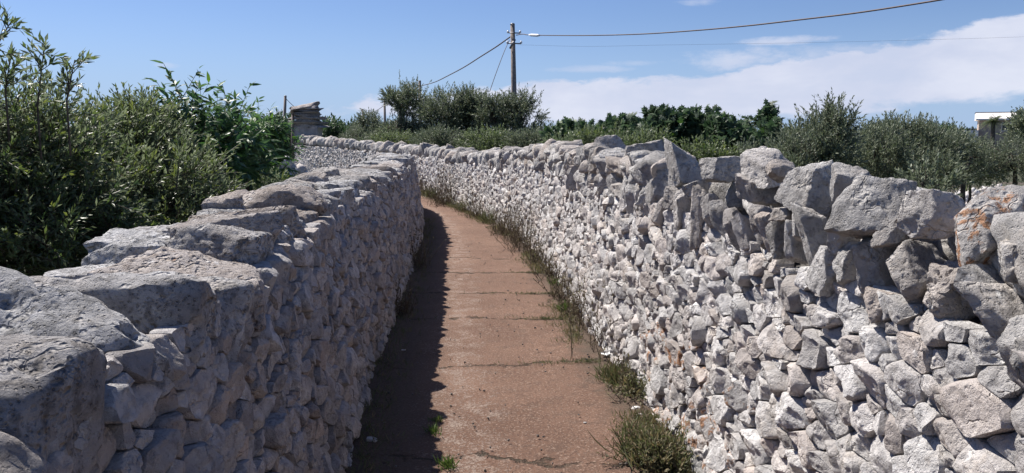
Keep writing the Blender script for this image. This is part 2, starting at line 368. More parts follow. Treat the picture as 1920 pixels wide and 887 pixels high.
def pack(rng, L, Ht, radii, aspect):
    """dart-thrown discs of several sizes in an (a = s/aspect, b) rectangle, then their power cells"""
    A = L / aspect; P = np.zeros((0, 2)); Rr = np.zeros(0); gs = 0.2
    grid = {}; pts = []
    for rlo, rhi, tries, squeeze in radii:
        for _ in range(int(tries * A * Ht)):
            a, b, r = rng.random() * A, rng.random() * Ht, rlo + rng.random() * (rhi - rlo)
            gi, gj = int(a / gs), int(b / gs); ok = True
            for i in (gi - 1, gi, gi + 1):
                for j in (gj - 1, gj, gj + 1):
                    for (x, y, q) in grid.get((i, j), ()):
                        if (x - a) ** 2 + (y - b) ** 2 < ((q + r) * squeeze) ** 2: ok = False; break
                    if not ok: break
                if not ok: break
            if ok: grid.setdefault((gi, gj), []).append((a, b, r)); pts.append((a, b, r))
    pts = np.array(pts); cells = []
    for i, (a, b, r) in enumerate(pts):
        d2 = (pts[:, 0] - a) ** 2 + (pts[:, 1] - b) ** 2
        idx = np.where(d2 < 0.34 ** 2)[0]; idx = idx[np.argsort(d2[idx])][1:26]
        poly = [(max(0, a - .25), max(-.02, b - .25)), (min(A, a + .25), max(-.02, b - .25)), (min(A, a + .25), min(Ht + .02, b + .25)), (max(0, a - .25), min(Ht + .02, b + .25))]
        for j in idx:
            x, y, q = pts[j]; nx, ny = x - a, y - b; D2 = nx * nx + ny * ny
            k = (D2 + r * r - q * q) / 2          # n . (p - c) <= k
            val = [(p[0] - a) * nx + (p[1] - b) * ny - k for p in poly]
            if max(val) <= 0: continue
            new = []
            for m_ in range(len(poly)):
                p, q2, v0, v1 = poly[m_], poly[(m_ + 1) % len(poly)], val[m_], val[(m_ + 1) % len(poly)]
                if v0 <= 0: new.append(p)
                if (v0 < 0 < v1) or (v1 < 0 < v0):
                    t = v0 / (v0 - v1); new.append((p[0] + t * (q2[0] - p[0]), p[1] + t * (q2[1] - p[1])))
            poly = new
            if len(poly) < 3: break
        if len(poly) >= 3:
            pl = np.array(poly); pl[:, 0] *= aspect
            cells.append(pl)
    return cells

def face_stones(wall, s0, s1, hfun, rng, aspect, radii, prot_k, lean, lichen, slopes):
    """irregular fitted stones over the wall's face, as one mesh's worth of geometry"""
    mb = MB(); Ht = max(hfun(y) for y in np.linspace(-1, 29, 60))
    for pl in pack(rng, s1 - s0, Ht, radii, aspect):
        c = pl.mean(0)
        area = 0.5 * abs(np.dot(pl[:, 0], np.roll(pl[:, 1], 1)) - np.dot(pl[:, 1], np.roll(pl[:, 0], 1)))
        if area < 0.0004: continue
        y = float(np.interp(c[0] + s0, wall.s, wall.c[:, 1]))
        if c[1] > hfun(y) + 0.03: continue
        near = y < 5.2; mid = y < 10
        K = 40 if near else 24 if mid else 14
        T = np.array([0, .15, .3, .43, .55, .66, .76, .84, .91, .965, 1.0, 1.0] if near else [0, .3, .55, .74, .87, .96, 1.0, 1.0] if mid else [0, .5, .8, .96, 1.0])
        th = np.linspace(0, 2 * math.pi, K, endpoint=False) + rng.random() * 0.3
        e = np.stack([np.cos(th), np.sin(th)], 1); r = np.full(K, 9.0)
        for m_ in range(len(pl)):
            p, q = pl[m_] - c, pl[(m_ + 1) % len(pl)] - c; d = q - p
            den = e[:, 0] * d[1] - e[:, 1] * d[0]; den = np.where(abs(den) < 1e-9, 1e-9, den)
            t = (p[0] * d[1] - p[1] * d[0]) / den; u = (p[0] * e[:, 1] - p[1] * e[:, 0]) / den
            okk = (t > 0) & (u >= -1e-6) & (u <= 1 + 1e-6); r = np.where(okk & (t < r), t, r)
        r = np.where(r > 1, np.median(r), r)
        rs = (np.roll(r, 1) + r * 2 + np.roll(r, -1)) / 4; r = np.minimum(r, rs * 1.02)
        R0 = math.sqrt(area / math.pi)
        r = np.maximum(r - rng.uniform(0.0005, 0.004), r * 0.6)
        X = (T[:, None, None] * (r[:, None] * e)[None])            # rings, K, 2
        tt = np.broadcast_to(T[:, None], (len(T), K))
        prot = prot_k * R0 * rng.uniform(0.6, 1.25)
        ea, eb = pl - c, np.roll(pl, -1, 0) - c; ed = eb - ea; el_ = np.linalg.norm(ed, axis=1); keep_ = el_ > 0.006; ea, ed, el_ = ea[keep_], ed[keep_], el_[keep_]
        en = np.stack([-ed[:, 1], ed[:, 0]], 1) / el_[:, None]; en *= np.sign(-(en * ea).sum(1))[:, None]          # inward edge normals
        g = rng.normal(0, 0.22, 2); g[1] += 0.08
        dd = prot + X @ g
        for _ in range(rng.integers(1, 4)):
            a = rng.random() * 6.283; n_ = np.array([math.cos(a), math.sin(a)]); o_ = rng.uniform(0.0, 0.75) * R0; k_ = rng.uniform(0.3, 1.0)
            dd = np.minimum(dd, prot - (X @ n_ - o_) * k_)
        for m_ in range(len(ea)):
            slope = rng.choice(slopes) * rng.uniform(.8, 1.3)
            dd = np.minimum(dd, 0.012 + slope * ((X - ea[m_]) @ en[m_]))
        dd = np.maximum(dd, -0.01) + rng.normal(0, 0.0075)
        S = c[0] + s0 + X[..., 0]; Z = c[1] + X[..., 1]
        S = S + lean * (Z - 0.6)
        W = np.stack([S.ravel(), Z.ravel(), np.zeros(S.size)], 1)
        seed = int(rng.integers(0, 9999))
        nz = fbm(W * np.array([14, 14, 1]) + seed, seed, 3).reshape(S.shape) * 0.13 * R0 + fbm(W * 60 + seed, seed + 5, 3, .6).reshape(S.shape) * 0.0035
        dd = dd + nz * (1 - tt ** 12)
        dd[-1] = -0.045
        if near or mid: dd[-2] = np.minimum(dd[-2], 0.004) - 0.006
        # a low-frequency warp keeps the courses from running straight
        wx = vnoise(np.stack([S.ravel() * 3, Z.ravel() * 3, np.full(S.size, 3.3)], 1), 9).reshape(S.shape) * 0.035
        wz = vnoise(np.stack([S.ravel() * 2.2, Z.ravel() * 2.2, np.full(S.size, 8.3)], 1), 21).reshape(S.shape) * 0.035
        Zw = np.maximum(Z + wz, -0.03)
        belly = vnoise(np.stack([S.ravel() * 0.9, Z.ravel() * 1.2, np.full(S.size, 1.3)], 1), 33).reshape(S.shape) * 0.03
        V = wall.pos((S + wx).ravel(), Zw.ravel(), (dd + belly).ravel())
        ctr = V[:K].mean(0, keepdims=True); V = np.concatenate([ctr, V[K:]])
        nr = len(T) - 1; fq = []; ar = np.arange(K); nx_ = (ar + 1) % K
        tri = np.stack([np.zeros(K, int), 1 + ar, 1 + nx_], 1)
        for i in range(nr - 1):
            fq.append(np.stack([1 + i * K + ar, 1 + (i + 1) * K + ar, 1 + (i + 1) * K + nx_, 1 + i * K + nx_], 1))
        fq = np.concatenate(fq)
        if wall.side == 'left': tri = tri[:, ::-1]; fq = fq[:, ::-1]
        tri = tri[:, ::-1]; fq = fq[:, ::-1]
        lich = lichen(y, c[1], rng)
        mb.add(V, [tri, fq], (rng.beta(2.2, 2), rng.random() ** 2.2, lich, 1))
    return mb

def icosphere(n):
    import bmesh
    bm = bmesh.new(); bmesh.ops.create_icosphere(bm, subdivisions=n, radius=1.0)
    V = np.array([v.co for v in bm.verts]); F = np.array([[v.index for v in f.verts] for f in bm.faces]); bm.free()
    return V / np.linalg.norm(V, axis=1, keepdims=True), F
ICO = {k: icosphere(k) for k in (2, 3, 4, 5)}

def rock(rng, dims, sub, sharp=14, cuts=7, rough=0.05, box=0.75, strata=0.0, holes=0):
    """an angular weathered block filling about dims (x, y, z), centred on 0"""
    U, F = ICO[sub]; dims = np.array(dims, float)
    n = []; d = []
    for ax in range(3):
        for sg in (-1, 1):
            v = np.zeros(3); v[ax] = sg; v += rng.normal(0, 0.17, 3); n.append(v / np.linalg.norm(v)); d.append(rng.uniform(0.86, 1.02))
    for _ in range(cuts):
        v = rng.normal(0, 1, 3); v /= np.linalg.norm(v); n.append(v); d.append(rng.uniform(0.84, 1.15) if box > 0.5 else rng.uniform(0.8, 1.1))
    n = np.array(n); d = np.array(d)
    sharp = sharp * 2.6; s = np.maximum(0, (U @ n.T) / d) ** sharp
    r = s.sum(1) ** (-1 / sharp)
    V = U * r[:, None] * dims / 2
    seed = int(rng.integers(0, 9999)); m = float(dims.mean())
    # outward direction ~ radial in real units
    nd = V / (np.linalg.norm(V, axis=1, keepdims=True) + 1e-9)
    a = fbm(V / m * 2.2 + seed, seed, 3) * rough * 0.75 * m
    b = fbm(V / m * 9 + seed, seed + 3, 3, 0.6) * rough * 0.32 * m
    ridge = (1 - abs(fbm(V / m * 4.5 + seed * 1.3, seed + 11, 3)) * 2) * rough * 0.42 * m
    V = V + nd * (a + b - np.maximum(0, ridge) * 0.8)[:, None]
    if sub >= 5: V = V + nd * (fbm(V / m * 24 + seed, seed + 21, 2) * rough * 0.14 * m)[:, None]
    if strata:
        ly = V @ np.array([0.12, 0.2, 1.0]) / m * 9 + fbm(V / m * 1.8 + seed, seed + 9, 2) * 1.2
        V = V + nd * (np.abs((ly % 1) - 0.5) * strata * m)[:, None] * np.array([1, 1, 0.25])
    for _ in range(holes):
        up_ = np.where((V[:, 2] > -0.02 * m) & (V[:, 1] < 0.25 * dims[1]))[0]; k = rng.choice(up_); rad = rng.uniform(0.03, 0.075) * m * (1.3 if holes < 12 else .8); dep = rad * 1.1
        q = np.linalg.norm(V - V[k], axis=1); V = V - nd * (dep * np.exp(-(q / rad) ** 4))[:, None]
    return V, F

def rotz(a): c, s = math.cos(a), math.sin(a); return np.array([[c, -s, 0], [s, c, 0], [0, 0, 1.0]])
def roty(a): c, s = math.cos(a), math.sin(a); return np.array([[c, 0, s], [0, 1, 0], [-s, 0, c]])
def rotx(a): c, s = math.cos(a), math.sin(a); return np.array([[1, 0, 0], [0, c, -s], [0, s, c]])

def wall_frame(wall, s):
    p, t, n, h = wall.f(s)
    return np.array([[t[0], -n[0], 0], [t[1], -n[1], 0], [0, 0, 1.0]])     # columns: along, into the wall, up

def wall_core(wall, hfun, inset=0.05):
    """rubble heart behind the face, its top and its outer side"""
    S = np.arange(0, wall.s[-1], 0.2); mb = MB()
    h = np.array([hfun(float(np.interp(s, wall.s, wall.c[:, 1]))) for s in S])
    prof = []
    for z0, dd in ((-0.4, -inset), (0.0, -inset), (0.5, -inset), (1.0, -inset)): prof.append(wall.pos(S, np.full(len(S), -0.4) if z0 < 0 else h * z0, np.full(len(S), dd)))
    for z0, dd in ((1.0, -wall.th + 0.03), (0.5, -wall.th - 0.03), (0.0, -wall.th - 0.05), (-1.6, -wall.th - 0.1)): prof.append(wall.pos(S, h * max(z0, 0) + min(z0, 0), np.full(len(S), dd) + wall.bt * (h * max(z0, 0))))
    Pm = np.stack(prof, 0); k, n = Pm.shape[:2]; V = Pm.reshape(-1, 3)
    V = V + np.stack([fbm(V * 6, 3 + q, 3) for q in range(3)], 1) * 0.02
    i, j = np.meshgrid(np.arange(k - 1), np.arange(n - 1), indexing='ij'); i, j = i.ravel(), j.ravel()
    q = np.stack([i * n + j, (i + 1) * n + j, (i + 1) * n + j + 1, i * n + j + 1], 1)
    e0 = np.array([[r_ * n for r_ in range(k)]]); e1 = np.array([[r_ * n + n - 1 for r_ in range(k)]])
    mb.add(V, [q, e0, e1], (0.5, 0.3, 0.0, 1)); return mb

# ------------------------------------------------------------------ ground, path
FIELD_Z = -1.2
def right_dist(x, y):
    """metres beyond the right wall's path side, positive in the field on the right"""
    P = np.stack([np.ravel(x), np.ravel(y)], 1); c = RIGHT.c[::8, :2]; n = RIGHT.N[::8]
    out = np.empty(len(P))
    for k in range(0, len(P), 4000):
        d = P[k:k + 4000, None] - c[None]; i = np.argmin((d ** 2).sum(-1), 1); ii = np.arange(len(i))
        out[k:k + 4000] = -(d[ii, i] * n[i]).sum(-1)
    return out.reshape(np.shape(x))
def ground_z(x, y):
    d = right_dist(np.asarray(x, float), np.asarray(y, float)); t = np.clip((d - 0.75) / 3.5, 0, 1); t = t * t * (3 - 2 * t)
    return FIELD_Z * t - 0.03

def ground_material():
    m_, t, b, _ = new_mat('field_soil')
    P = t.n('ShaderNodeNewGeometry').outputs['Position']
    big = t.noise(P, 0.25, 5, 0.6); fine = t.noise(P, 5, 6, 0.7)
    c = t.mix(t.step(fine, 0.35, 0.65), (0.06, 0.05, 0.036, 1), (0.12, 0.10, 0.075, 1)); c = t.mix(t.math('MULTIPLY', t.step(big, 0.35, 0.55), 0.85), c, (0.045, 0.055, 0.028, 1))
    t.link(c, b.inputs['Base Color']); b.inputs['Roughness'].default_value = 0.95; bump(t, b, fine, 0.8, 0.05); return m_

gx = np.unique(np.concatenate([np.linspace(-14, 14, 113), np.sign(np.linspace(-1, 1, 81)) * np.abs(np.linspace(-1, 1, 81)) ** 3 * 1500]))
gy = np.unique(np.concatenate([np.linspace(-6, 40, 160), 40 + np.linspace(0, 1, 50) ** 3 * 2000, -6 - np.linspace(0, 1, 12) ** 2 * 120]))
GX, GY = np.meshgrid(gx, gy); GZ = ground_z(GX, GY)
GV = np.stack([GX.ravel(), GY.ravel(), GZ.ravel()], 1); nx_, ny_ = len(gx), len(gy)
GV[:, 2] += fbm(GV * np.array([0.8, 0.8, 0]), 4, 3) * 0.02 - 0.02
i, j = np.meshgrid(np.arange(ny_ - 1), np.arange(nx_ - 1), indexing='ij'); i, j = i.ravel(), j.ravel()
ground = mesh_obj('ground', GV, [np.stack([i * nx_ + j, i * nx_ + j + 1, (i + 1) * nx_ + j + 1, (i + 1) * nx_ + j], 1)], ground_material())
tag(ground, 'brown field soil with patchy grass around the walled lane', 'ground', kind='structure')

def path_material():
    m_, t, b, _ = new_mat('red_concrete')
    P = t.n('ShaderNodeNewGeometry').outputs['Position']; sp = t.n('ShaderNodeSeparateXYZ'); t.link(P, sp.inputs[0])
    ed = t.n('ShaderNodeAttribute', attribute_name='edge'); es = t.n('ShaderNodeSeparateColor'); t.link(ed.outputs['Color'], es.inputs[0]); lat, right = es.outputs[0], es.outputs[1]
    big = t.noise(P, 1.3, 5, 0.6); mid = t.noise(P, 7, 5, 0.65); fine = t.noise(P, 55, 5, 0.7); gr = t.noise(P, 190, 3, 0.7)
    c = t.mix(t.step(big, 0.3, 0.7), (0.160, 0.090, 0.062, 1), (0.225, 0.132, 0.092, 1))
    c = t.mix(t.math('MULTIPLY', t.step(fine, 0.46, 0.62), 0.75), c, (0.11, 0.068, 0.052, 1)); c = t.mix(t.math('MULTIPLY', t.step(mid, 0.48, 0.66), 0.65), c, (0.125, 0.078, 0.058, 1)); c = t.mix(t.math('MULTIPLY', t.step(t.noise(P, 75, 3, 0.6), 0.56, 0.63), 0.75), c, (0.36, 0.26, 0.20, 1)); c = t.mix(t.math('MULTIPLY', t.step(t.noise(P, 62, 3, 0.6), 0.42, 0.36), 0.6), c, (0.085, 0.05, 0.038, 1))
    # worn pale grit, thickest along a strip left of the middle
    strip = t.step(t.math('ABSOLUTE', t.math('SUBTRACT', lat, 0.36)), 0.26, 0.0)
    thr = t.math('SUBTRACT', 0.695, t.math('ADD', t.math('MULTIPLY', strip, 0.15), t.math('MULTIPLY', t.step(mid, 0.35, 0.7), 0.11)))
    gm = t.step(t.math('ADD', t.math('MULTIPLY', fine, 0.6), t.math('MULTIPLY', gr, 0.4)), thr, t.math('ADD', thr, 0.06))
    c = t.mix(t.math('MULTIPLY', gm, 0.7), c, (0.38, 0.30, 0.25, 1))
    # soil and moss gathered at the foot of the walls
    wob = t.math('MULTIPLY', t.math('SUBTRACT', mid, 0.5), 0.22)
    soilL = t.step(t.math('ADD', lat, wob), 0.33, 0.10); soilR = t.step(t.math('ADD', lat, wob), 0.80, 0.95)
    soil = t.mix(t.step(fine, 0.4, 0.6), (0.075, 0.055, 0.042, 1), (0.12, 0.09, 0.065, 1))
    c = t.mix(t.math('MULTIPLY', t.math('MAXIMUM', soilL, soilR), 0.85), c, soil)
    # transverse joints and cracks
    wig = t.math('MULTIPLY', t.math('SUBTRACT', t.noise(P, 2.2, 7, 0.75), 0.5), 0.55); dmin = None
    for yj, slope in ((3.85, 0.10), (5.55, -0.10), (6.98, 0.05), (8.1, 0.03), (9.35, 0.02), (10.45, 0.05), (12.6, 0.0), (14.3, 0.04), (16.2, 0.0)):
        d = t.math('ABSOLUTE', t.math('SUBTRACT', t.math('ADD', t.math('ADD', sp.outputs[1], wig), t.math('MULTIPLY', sp.outputs[0], slope)), yj))
        dmin = d if dmin is None else t.math('MINIMUM', dmin, d)
    crack = t.math('MULTIPLY', t.step(dmin, 0.03, 0.006), t.step(t.noise(P, 4, 4, 0.7), 0.42, 0.56))
    c = t.mix(t.math('MULTIPLY', crack, 0.85), c, (0.055, 0.045, 0.03, 1))
    t.link(c, b.inputs['Base Color']); b.inputs['Roughness'].default_value = 0.93
    h = t.math('ADD', t.math('MULTIPLY', fine, 0.7), t.math('ADD', t.math('MULTIPLY', gr, 0.4), t.math('MULTIPLY', crack, -1.4)))
    bump(t, b, h, 1.0, 0.022); return m_

ys = np.arange(-1.1, 26, 0.06); ML = 40
lx = np.interp(ys, LEFT.c[:, 1], LEFT.c[:, 0]); rx_ = np.interp(ys, RIGHT.c[:, 1], RIGHT.c[:, 0])
fr = np.linspace(-0.05, 1.06, ML); PX = lx[:, None] + (rx_ - lx)[:, None] * fr[None]; PY = np.broadcast_to(ys[:, None], PX.shape)
PV = np.stack([PX.ravel(), PY.ravel(), np.zeros(PX.size)], 1)
PV[:, 2] = fbm(PV * 1.5, 2, 3) * 0.008 + fbm(PV * 9, 6, 2) * 0.0025 + np.where(np.abs(fr - 0.5) > 0.42, 0.012, 0)[None].repeat(len(ys), 0).ravel()
i, j = np.meshgrid(np.arange(len(ys) - 1), np.arange(ML - 1), indexing='ij'); i, j = i.ravel(), j.ravel()
path = mesh_obj('path', PV, [np.stack([i * ML + j, i * ML + j + 1, (i + 1) * ML + j + 1, (i + 1) * ML + j], 1)], path_material(),
                attr={'edge': np.stack([np.broadcast_to(fr[None], PX.shape).ravel(), np.zeros(PX.size), np.zeros(PX.size), np.ones(PX.size)], 1)})
tag(path, 'reddish cracked concrete lane curving between two dry stone walls', 'path', kind='structure')

# ------------------------------------------------------------------ right wall
rng = np.random.default_rng(11)
right_wall = empty('dry_stone_wall', tuple(RIGHT.pos(np.array([0.0]), np.array([0.0]), np.array([0.0]))[0]))
tag(right_wall, 'sunlit pale limestone dry wall with big upright coping stones, curving away to a pillar', 'stone wall')
def keep(o, root):
    """parent without moving"""
    o.parent = root; o.matrix_parent_inverse = Matrix.Translation(root.location).inverted(); return o
def rh(y): return float(np.interp(y, RIGHT.c[:, 1], RIGHT.c[:, 2])) - coping_h_right(y)
RADII = [(0.050, 0.066, 45, 0.93), (0.034, 0.046, 400, 0.92), (0.022, 0.031, 1700, 0.93), (0.013, 0.018, 2200, 0.95)]
def lich_r(y, z, g):
    k = math.exp(-((y - 3.9) / 1.0) ** 2) * math.exp(-(max(0, z - 0.35) / 0.22) ** 2)
    return float(g.uniform(0.6, 1.0)) if g.random() < 0.6 * k else (0.35 if g.random() < 0.02 else 0.0)
fs = face_stones(RIGHT, 0.8, RIGHT.s[-1] - 0.05, lambda y: rh(y) + (0.10 if y < 2.3 else 0.05), rng, 1.6, RADII, 0.46, 0.22, lich_r, [2.0, 4.0, 7.0, 10.0])
keep(fs.build('stone_face', M_FACE, attr='stone', sharp=42), right_wall)
keep(wall_core(RIGHT, lambda y: rh(y) + 0.06, 0.035).build('rubble_core', M_CORE, attr='stone'), right_wall)

placed = 0
def coping(wall, root, mat, s, z, inset, dims, roll=0, pitch=0, yaw=0, sub=4, seed=0, label=None, lich=0.0, tone=None, hue=None, **kw):
    """one coping stone: dims are along the wall, across it, and upright"""
    g = np.random.default_rng(seed)
    V, F = rock(g, dims, sub, **kw)
    V = V @ (wall_frame(wall, s) @ rotz(yaw) @ roty(roll) @ rotx(pitch)).T
    c = wall.pos(np.array([s]), np.array([z]), np.array([-inset]))[0]
    a = np.empty((len(V), 4)); a[:] = (g.beta(2, 2) if tone is None else tone, g.random() ** 2.5 if hue is None else hue, lich, 1)
    o = mesh_obj('coping_stone', V, [F], mat, None, tuple(c), True, {'stone': a}, 38)
    if label: o['label'] = label
    return keep(o, root)

# the stones nearest the camera, where the photo shows them: px, py, width px, height px, roll (deg), depth across, extras
NEAR = [
    (1826, 432, 150, 140, -8, 0.30, dict(lich=0.85, label='coping stone with a broad rust-orange patch', cuts=9, tone=0.42)),
    (1742, 408, 128, 84, 6, 0.34, dict(tone=0.75)),
    (1645, 388, 128, 122, 3, 0.36, dict(lich=0.42, tone=0.35, label='squared dark coping block with orange on top', cuts=3)),
    (1574, 350, 98, 76, -5, 0.34, dict(tone=0.6)),
    (1498, 350, 108, 92, 2, 0.36, dict(lich=0.35, tone=0.55)),
    (1400, 320, 100, 66, 0, 0.36, dict(tone=0.7)),
    (1394, 356, 98, 52, -12, 0.30, dict(tone=0.45)),
    (1320, 317, 70, 50, 10, 0.32, dict(tone=0.45)),
    (1266, 322, 60, 80, 0, 0.34, dict(tone=0.35, cuts=3)),
    (1258, 374, 66, 50, -28, 0.28, dict()),
    (1280, 398, 34, 70, 6, 0.26, dict()),
    (1318, 412, 50, 112, 3, 0.28, dict(cuts=4, tone=0.6)),
    (1360, 414, 44, 92, 38, 0.28, dict()),
    (1392, 424, 40, 80, 34, 0.26, dict()),
    (1436, 418, 52, 84, 32, 0.26, dict(tone=0.5)),
    (1458, 436, 34, 82, 26, 0.26, dict()),
    (1474, 446, 34, 86, 20, 0.26, dict()),
    (1500, 452, 38, 84, 16, 0.26, dict(tone=0.7)),
    (1540, 444, 58, 112, 22, 0.28, dict(tone=0.4)),
    (1560, 506, 92, 92, -14, 0.24, dict(tone=0.65)),
    (1640, 492, 56, 108, 16, 0.26, dict(tone=0.6)),
    (1690, 508, 74, 112, 32, 0.26, dict(tone=0.5)),
    (1750, 550, 108, 96, 0, 0.26, dict(label='pitted coping boulder full of small holes', holes=60, rough=0.09, tone=0.5)),
    (1908, 480, 100, 90, -10, 0.28, dict(tone=0.6)),
    (1842, 566, 60, 122, 50, 0.24, dict(tone=0.7)),
    (1884, 590, 62, 130, 46, 0.24, dict(tone=0.65)),
    (1925, 650, 90, 150, 20, 0.24, dict(tone=0.7)),
    (1990, 430, 130, 140, 5, 0.30, dict(tone=0.5)), (2010, 560, 130, 130, 12, 0.28, dict(tone=0.6)),
    (1244, 398, 40, 60, -8, 0.2, dict()), (1302, 360, 44, 40, 12, 0.2, dict()), (1340, 395, 40, 60, 20, 0.2, dict()), (1420, 442, 40, 60, 28, 0.2, dict()), (1520, 420, 40, 70, 18, 0.2, dict()), (1600, 450, 60, 60, -6, 0.2, dict()), (1455, 320, 50, 40, 0, 0.2, dict()), (1600, 500, 60, 90, 10, 0.2, dict()),
    (1690, 442, 50, 36, 20, 0.2, dict()), (1490, 402, 50, 26, 0, 0.2, dict()), (1660, 575, 70, 60, -10, 0.2, dict(tone=0.6)),
]
s_far = 0
for k, (px, py, wp, hp, roll, across, ex) in enumerate(NEAR):
    s, z, q = RIGHT.hit(px + (14 if wp > 60 and py < 440 else 6), py)
    depth = q[1] * math.cos(PITCH) + (EYE - q[2]) * math.sin(PITCH)
    p, t, n, h = RIGHT.f(s); view = q[:2] / np.linalg.norm(q[:2]); sinang = abs(view[0] * n[0] + view[1] * n[1])
    wide, tall = wp * depth / FPX, hp * depth / FPX
    # what shows across is length * sin + depth of the near side * cos; share the width between the two
    along = min(ex.pop('al', 1.0) * 0.92 * wide, 0.30)
    kw = dict(rough=0.055, sharp=17, cuts=6); kw.update(ex)
    if py < 360 or px > 1600 and py < 440: across = min(0.26, max(0.14, 0.85 * wide)); along *= 0.9
    elif py < 480: along = max(0.05, 0.66 * wide); across = max(0.09, 0.95 * wide)
    else: across *= .8
    placed += 1
    coping(RIGHT, right_wall, M_COPE, s, z, across * 0.5 - (0.05 if py < 365 or px > 1730 else 0.075), (along * 0.95, across, tall), R_(roll), R_(rng.normal(0, 5)), R_(rng.normal(-26 if py < 440 else -14, 7)), 5 if wp > 50 else 4, 100 + k, **kw)
    s_far = max(s_far, s) if py < 345 else s_far

# further along: a lower row of tilted slabs and an upper row of blocks, in the same wall
extra = MB()
def row(wall, root, mat, s0, s1, zfun, wr, hr, across, tilt, ylimit, seed0, sub_near=4):
    global placed, extra
    g = np.random.default_rng(seed0); s = s0; k = 0
    while s < s1:
        big_ = g.choice([.65, 1.0, 1.3]); wdt = g.uniform(*wr) * big_; hgt = g.uniform(*hr) * g.choice([.7, 1.0, 1.12]); y = float(np.interp(s, wall.s, wall.c[:, 1])); ztop, zc = zfun(y, hgt)
        sub = sub_near if y < 9 else 3
        args = dict(rough=0.05, sharp=15, cuts=6, seed=seed0 * 131 + k, roll=R_(g.normal(*tilt)), pitch=R_(g.normal(0, 9)), yaw=R_(g.normal(0, 14)))
        inset = across * 0.5 + g.normal(0, 0.025) - 0.04
        if y < ylimit:
            coping(wall, root, mat, s + wdt / 2, zc, inset, (wdt * 1.12, across * g.uniform(.85, 1.1), hgt), args['roll'], args['pitch'], args['yaw'], sub, args['seed'], rough=0.07, sharp=15, cuts=11); placed += 1
        else:
            gg = np.random.default_rng(args['seed']); V, F = rock(gg, (wdt * 1.12, across * g.uniform(.85, 1.1), hgt), sub, rough=0.08, sharp=14, cuts=10)
            V = V @ (wall_frame(wall, s) @ rotz(args['yaw']) @ roty(args['roll']) @ rotx(args['pitch'])).T + wall.pos(np.array([s + wdt / 2]), np.array([zc]), np.array([-inset]))[0]
            extra.add(V, [F], (gg.beta(2, 2), gg.random() ** 2.5, 0, 1))
        s += wdt; k += 1
def Hr(y): return float(np.interp(y, RIGHT.c[:, 1], RIGHT.c[:, 2]))
s_lo = RIGHT.hit(1235, 372)[0]; s_up = RIGHT.hit(1232, 318)[0]
row(RIGHT, right_wall, M_COPE, s_lo, RIGHT.s_at_y(15.5), lambda y, h: (0, Hr(y) - coping_h_right(y) + 0.10 + np.random.default_rng(int(y * 997)).normal(0, .012)), (0.09, 0.2), (0.20, 0.29), 0.28, (14, 14), 9.8, 5)
row(RIGHT, right_wall, M_COPE, s_up, RIGHT.s_at_y(15.5), lambda y, h: (0, Hr(y) - 0.10 + np.random.default_rng(int(y * 991)).normal(0, .025)), (0.13, 0.30), (0.15, 0.27), 0.36, (5, 16), 9.8, 6)
row(RIGHT, right_wall, M_COPE, s_up, RIGHT.s_at_y(15.5), lambda y, h: (0, Hr(y) - 0.14), (0.2, 0.34), (0.16, 0.22), 0.30, (0, 12), -1, 7)
row(RIGHT, right_wall, M_COPE, RIGHT.s_at_y(15.3), RIGHT.s[-1] - 0.1, lambda y, h: (0, Hr(y) - 0.5 * coping_h_right(y) + 0.02), (0.12, 0.28), (0.32, 0.46), 0.50, (20, 10), -1, 8)
# rough stones on the field side of the crest, behind the front ones
def back_row(wall, s0, s1, z, inset, seed0):
    g = np.random.default_rng(seed0); s = s0
    while s < s1:
        wdt = g.uniform(.16, .34); y = float(np.interp(s, wall.s, wall.c[:, 1])); V, F = rock(g, (wdt * 1.1, 0.3, g.uniform(.16, .26)), 3 if y < 9 else 2, rough=0.06)
        V = V @ (wall_frame(wall, s) @ rotz(g.normal(0, .3)) @ roty(g.normal(0, .2))).T + wall.pos(np.array([s]), np.array([z(y)]), np.array([-inset]))[0]
        extra.add(V, [F], (g.beta(2, 2), g.random() ** 2, 0, 1)); s += wdt * 0.9
s_near = RIGHT.hit(1990, 430)[0]
row(RIGHT, right_wall, M_COPE, 0.6, s_near - 0.05, lambda y, h: (0, Hr(y) - 0.12), (0.16, 0.26), (0.2, 0.26), 0.36, (0, 10), -1, 61)
row(RIGHT, right_wall, M_COPE, 0.6, s_near - 0.05, lambda y, h: (0, Hr(y) - 0.32), (0.14, 0.22), (0.2, 0.26), 0.34, (8, 10), -1, 62)
for q_, (z_, i_) in enumerate(((0.20, .26), (0.22, .42), (0.38, .30))): back_row(RIGHT, 0.6, RIGHT.s_at_y(4.5), lambda y: Hr(y) - z_, i_, 43 + q_)
back_row(RIGHT, 1.0, RIGHT.s_at_y(16), lambda y: Hr(y) - 0.24, 0.47, 41)
back_row(RIGHT, 1.0, RIGHT.s_at_y(16), lambda y: Hr(y) - 0.40, 0.5, 42)
ex_o = keep(extra.build('coping_stones', M_COPE, attr='stone'), right_wall); ex_o['kind'] = 'stuff'
print('right coping parts', placed)

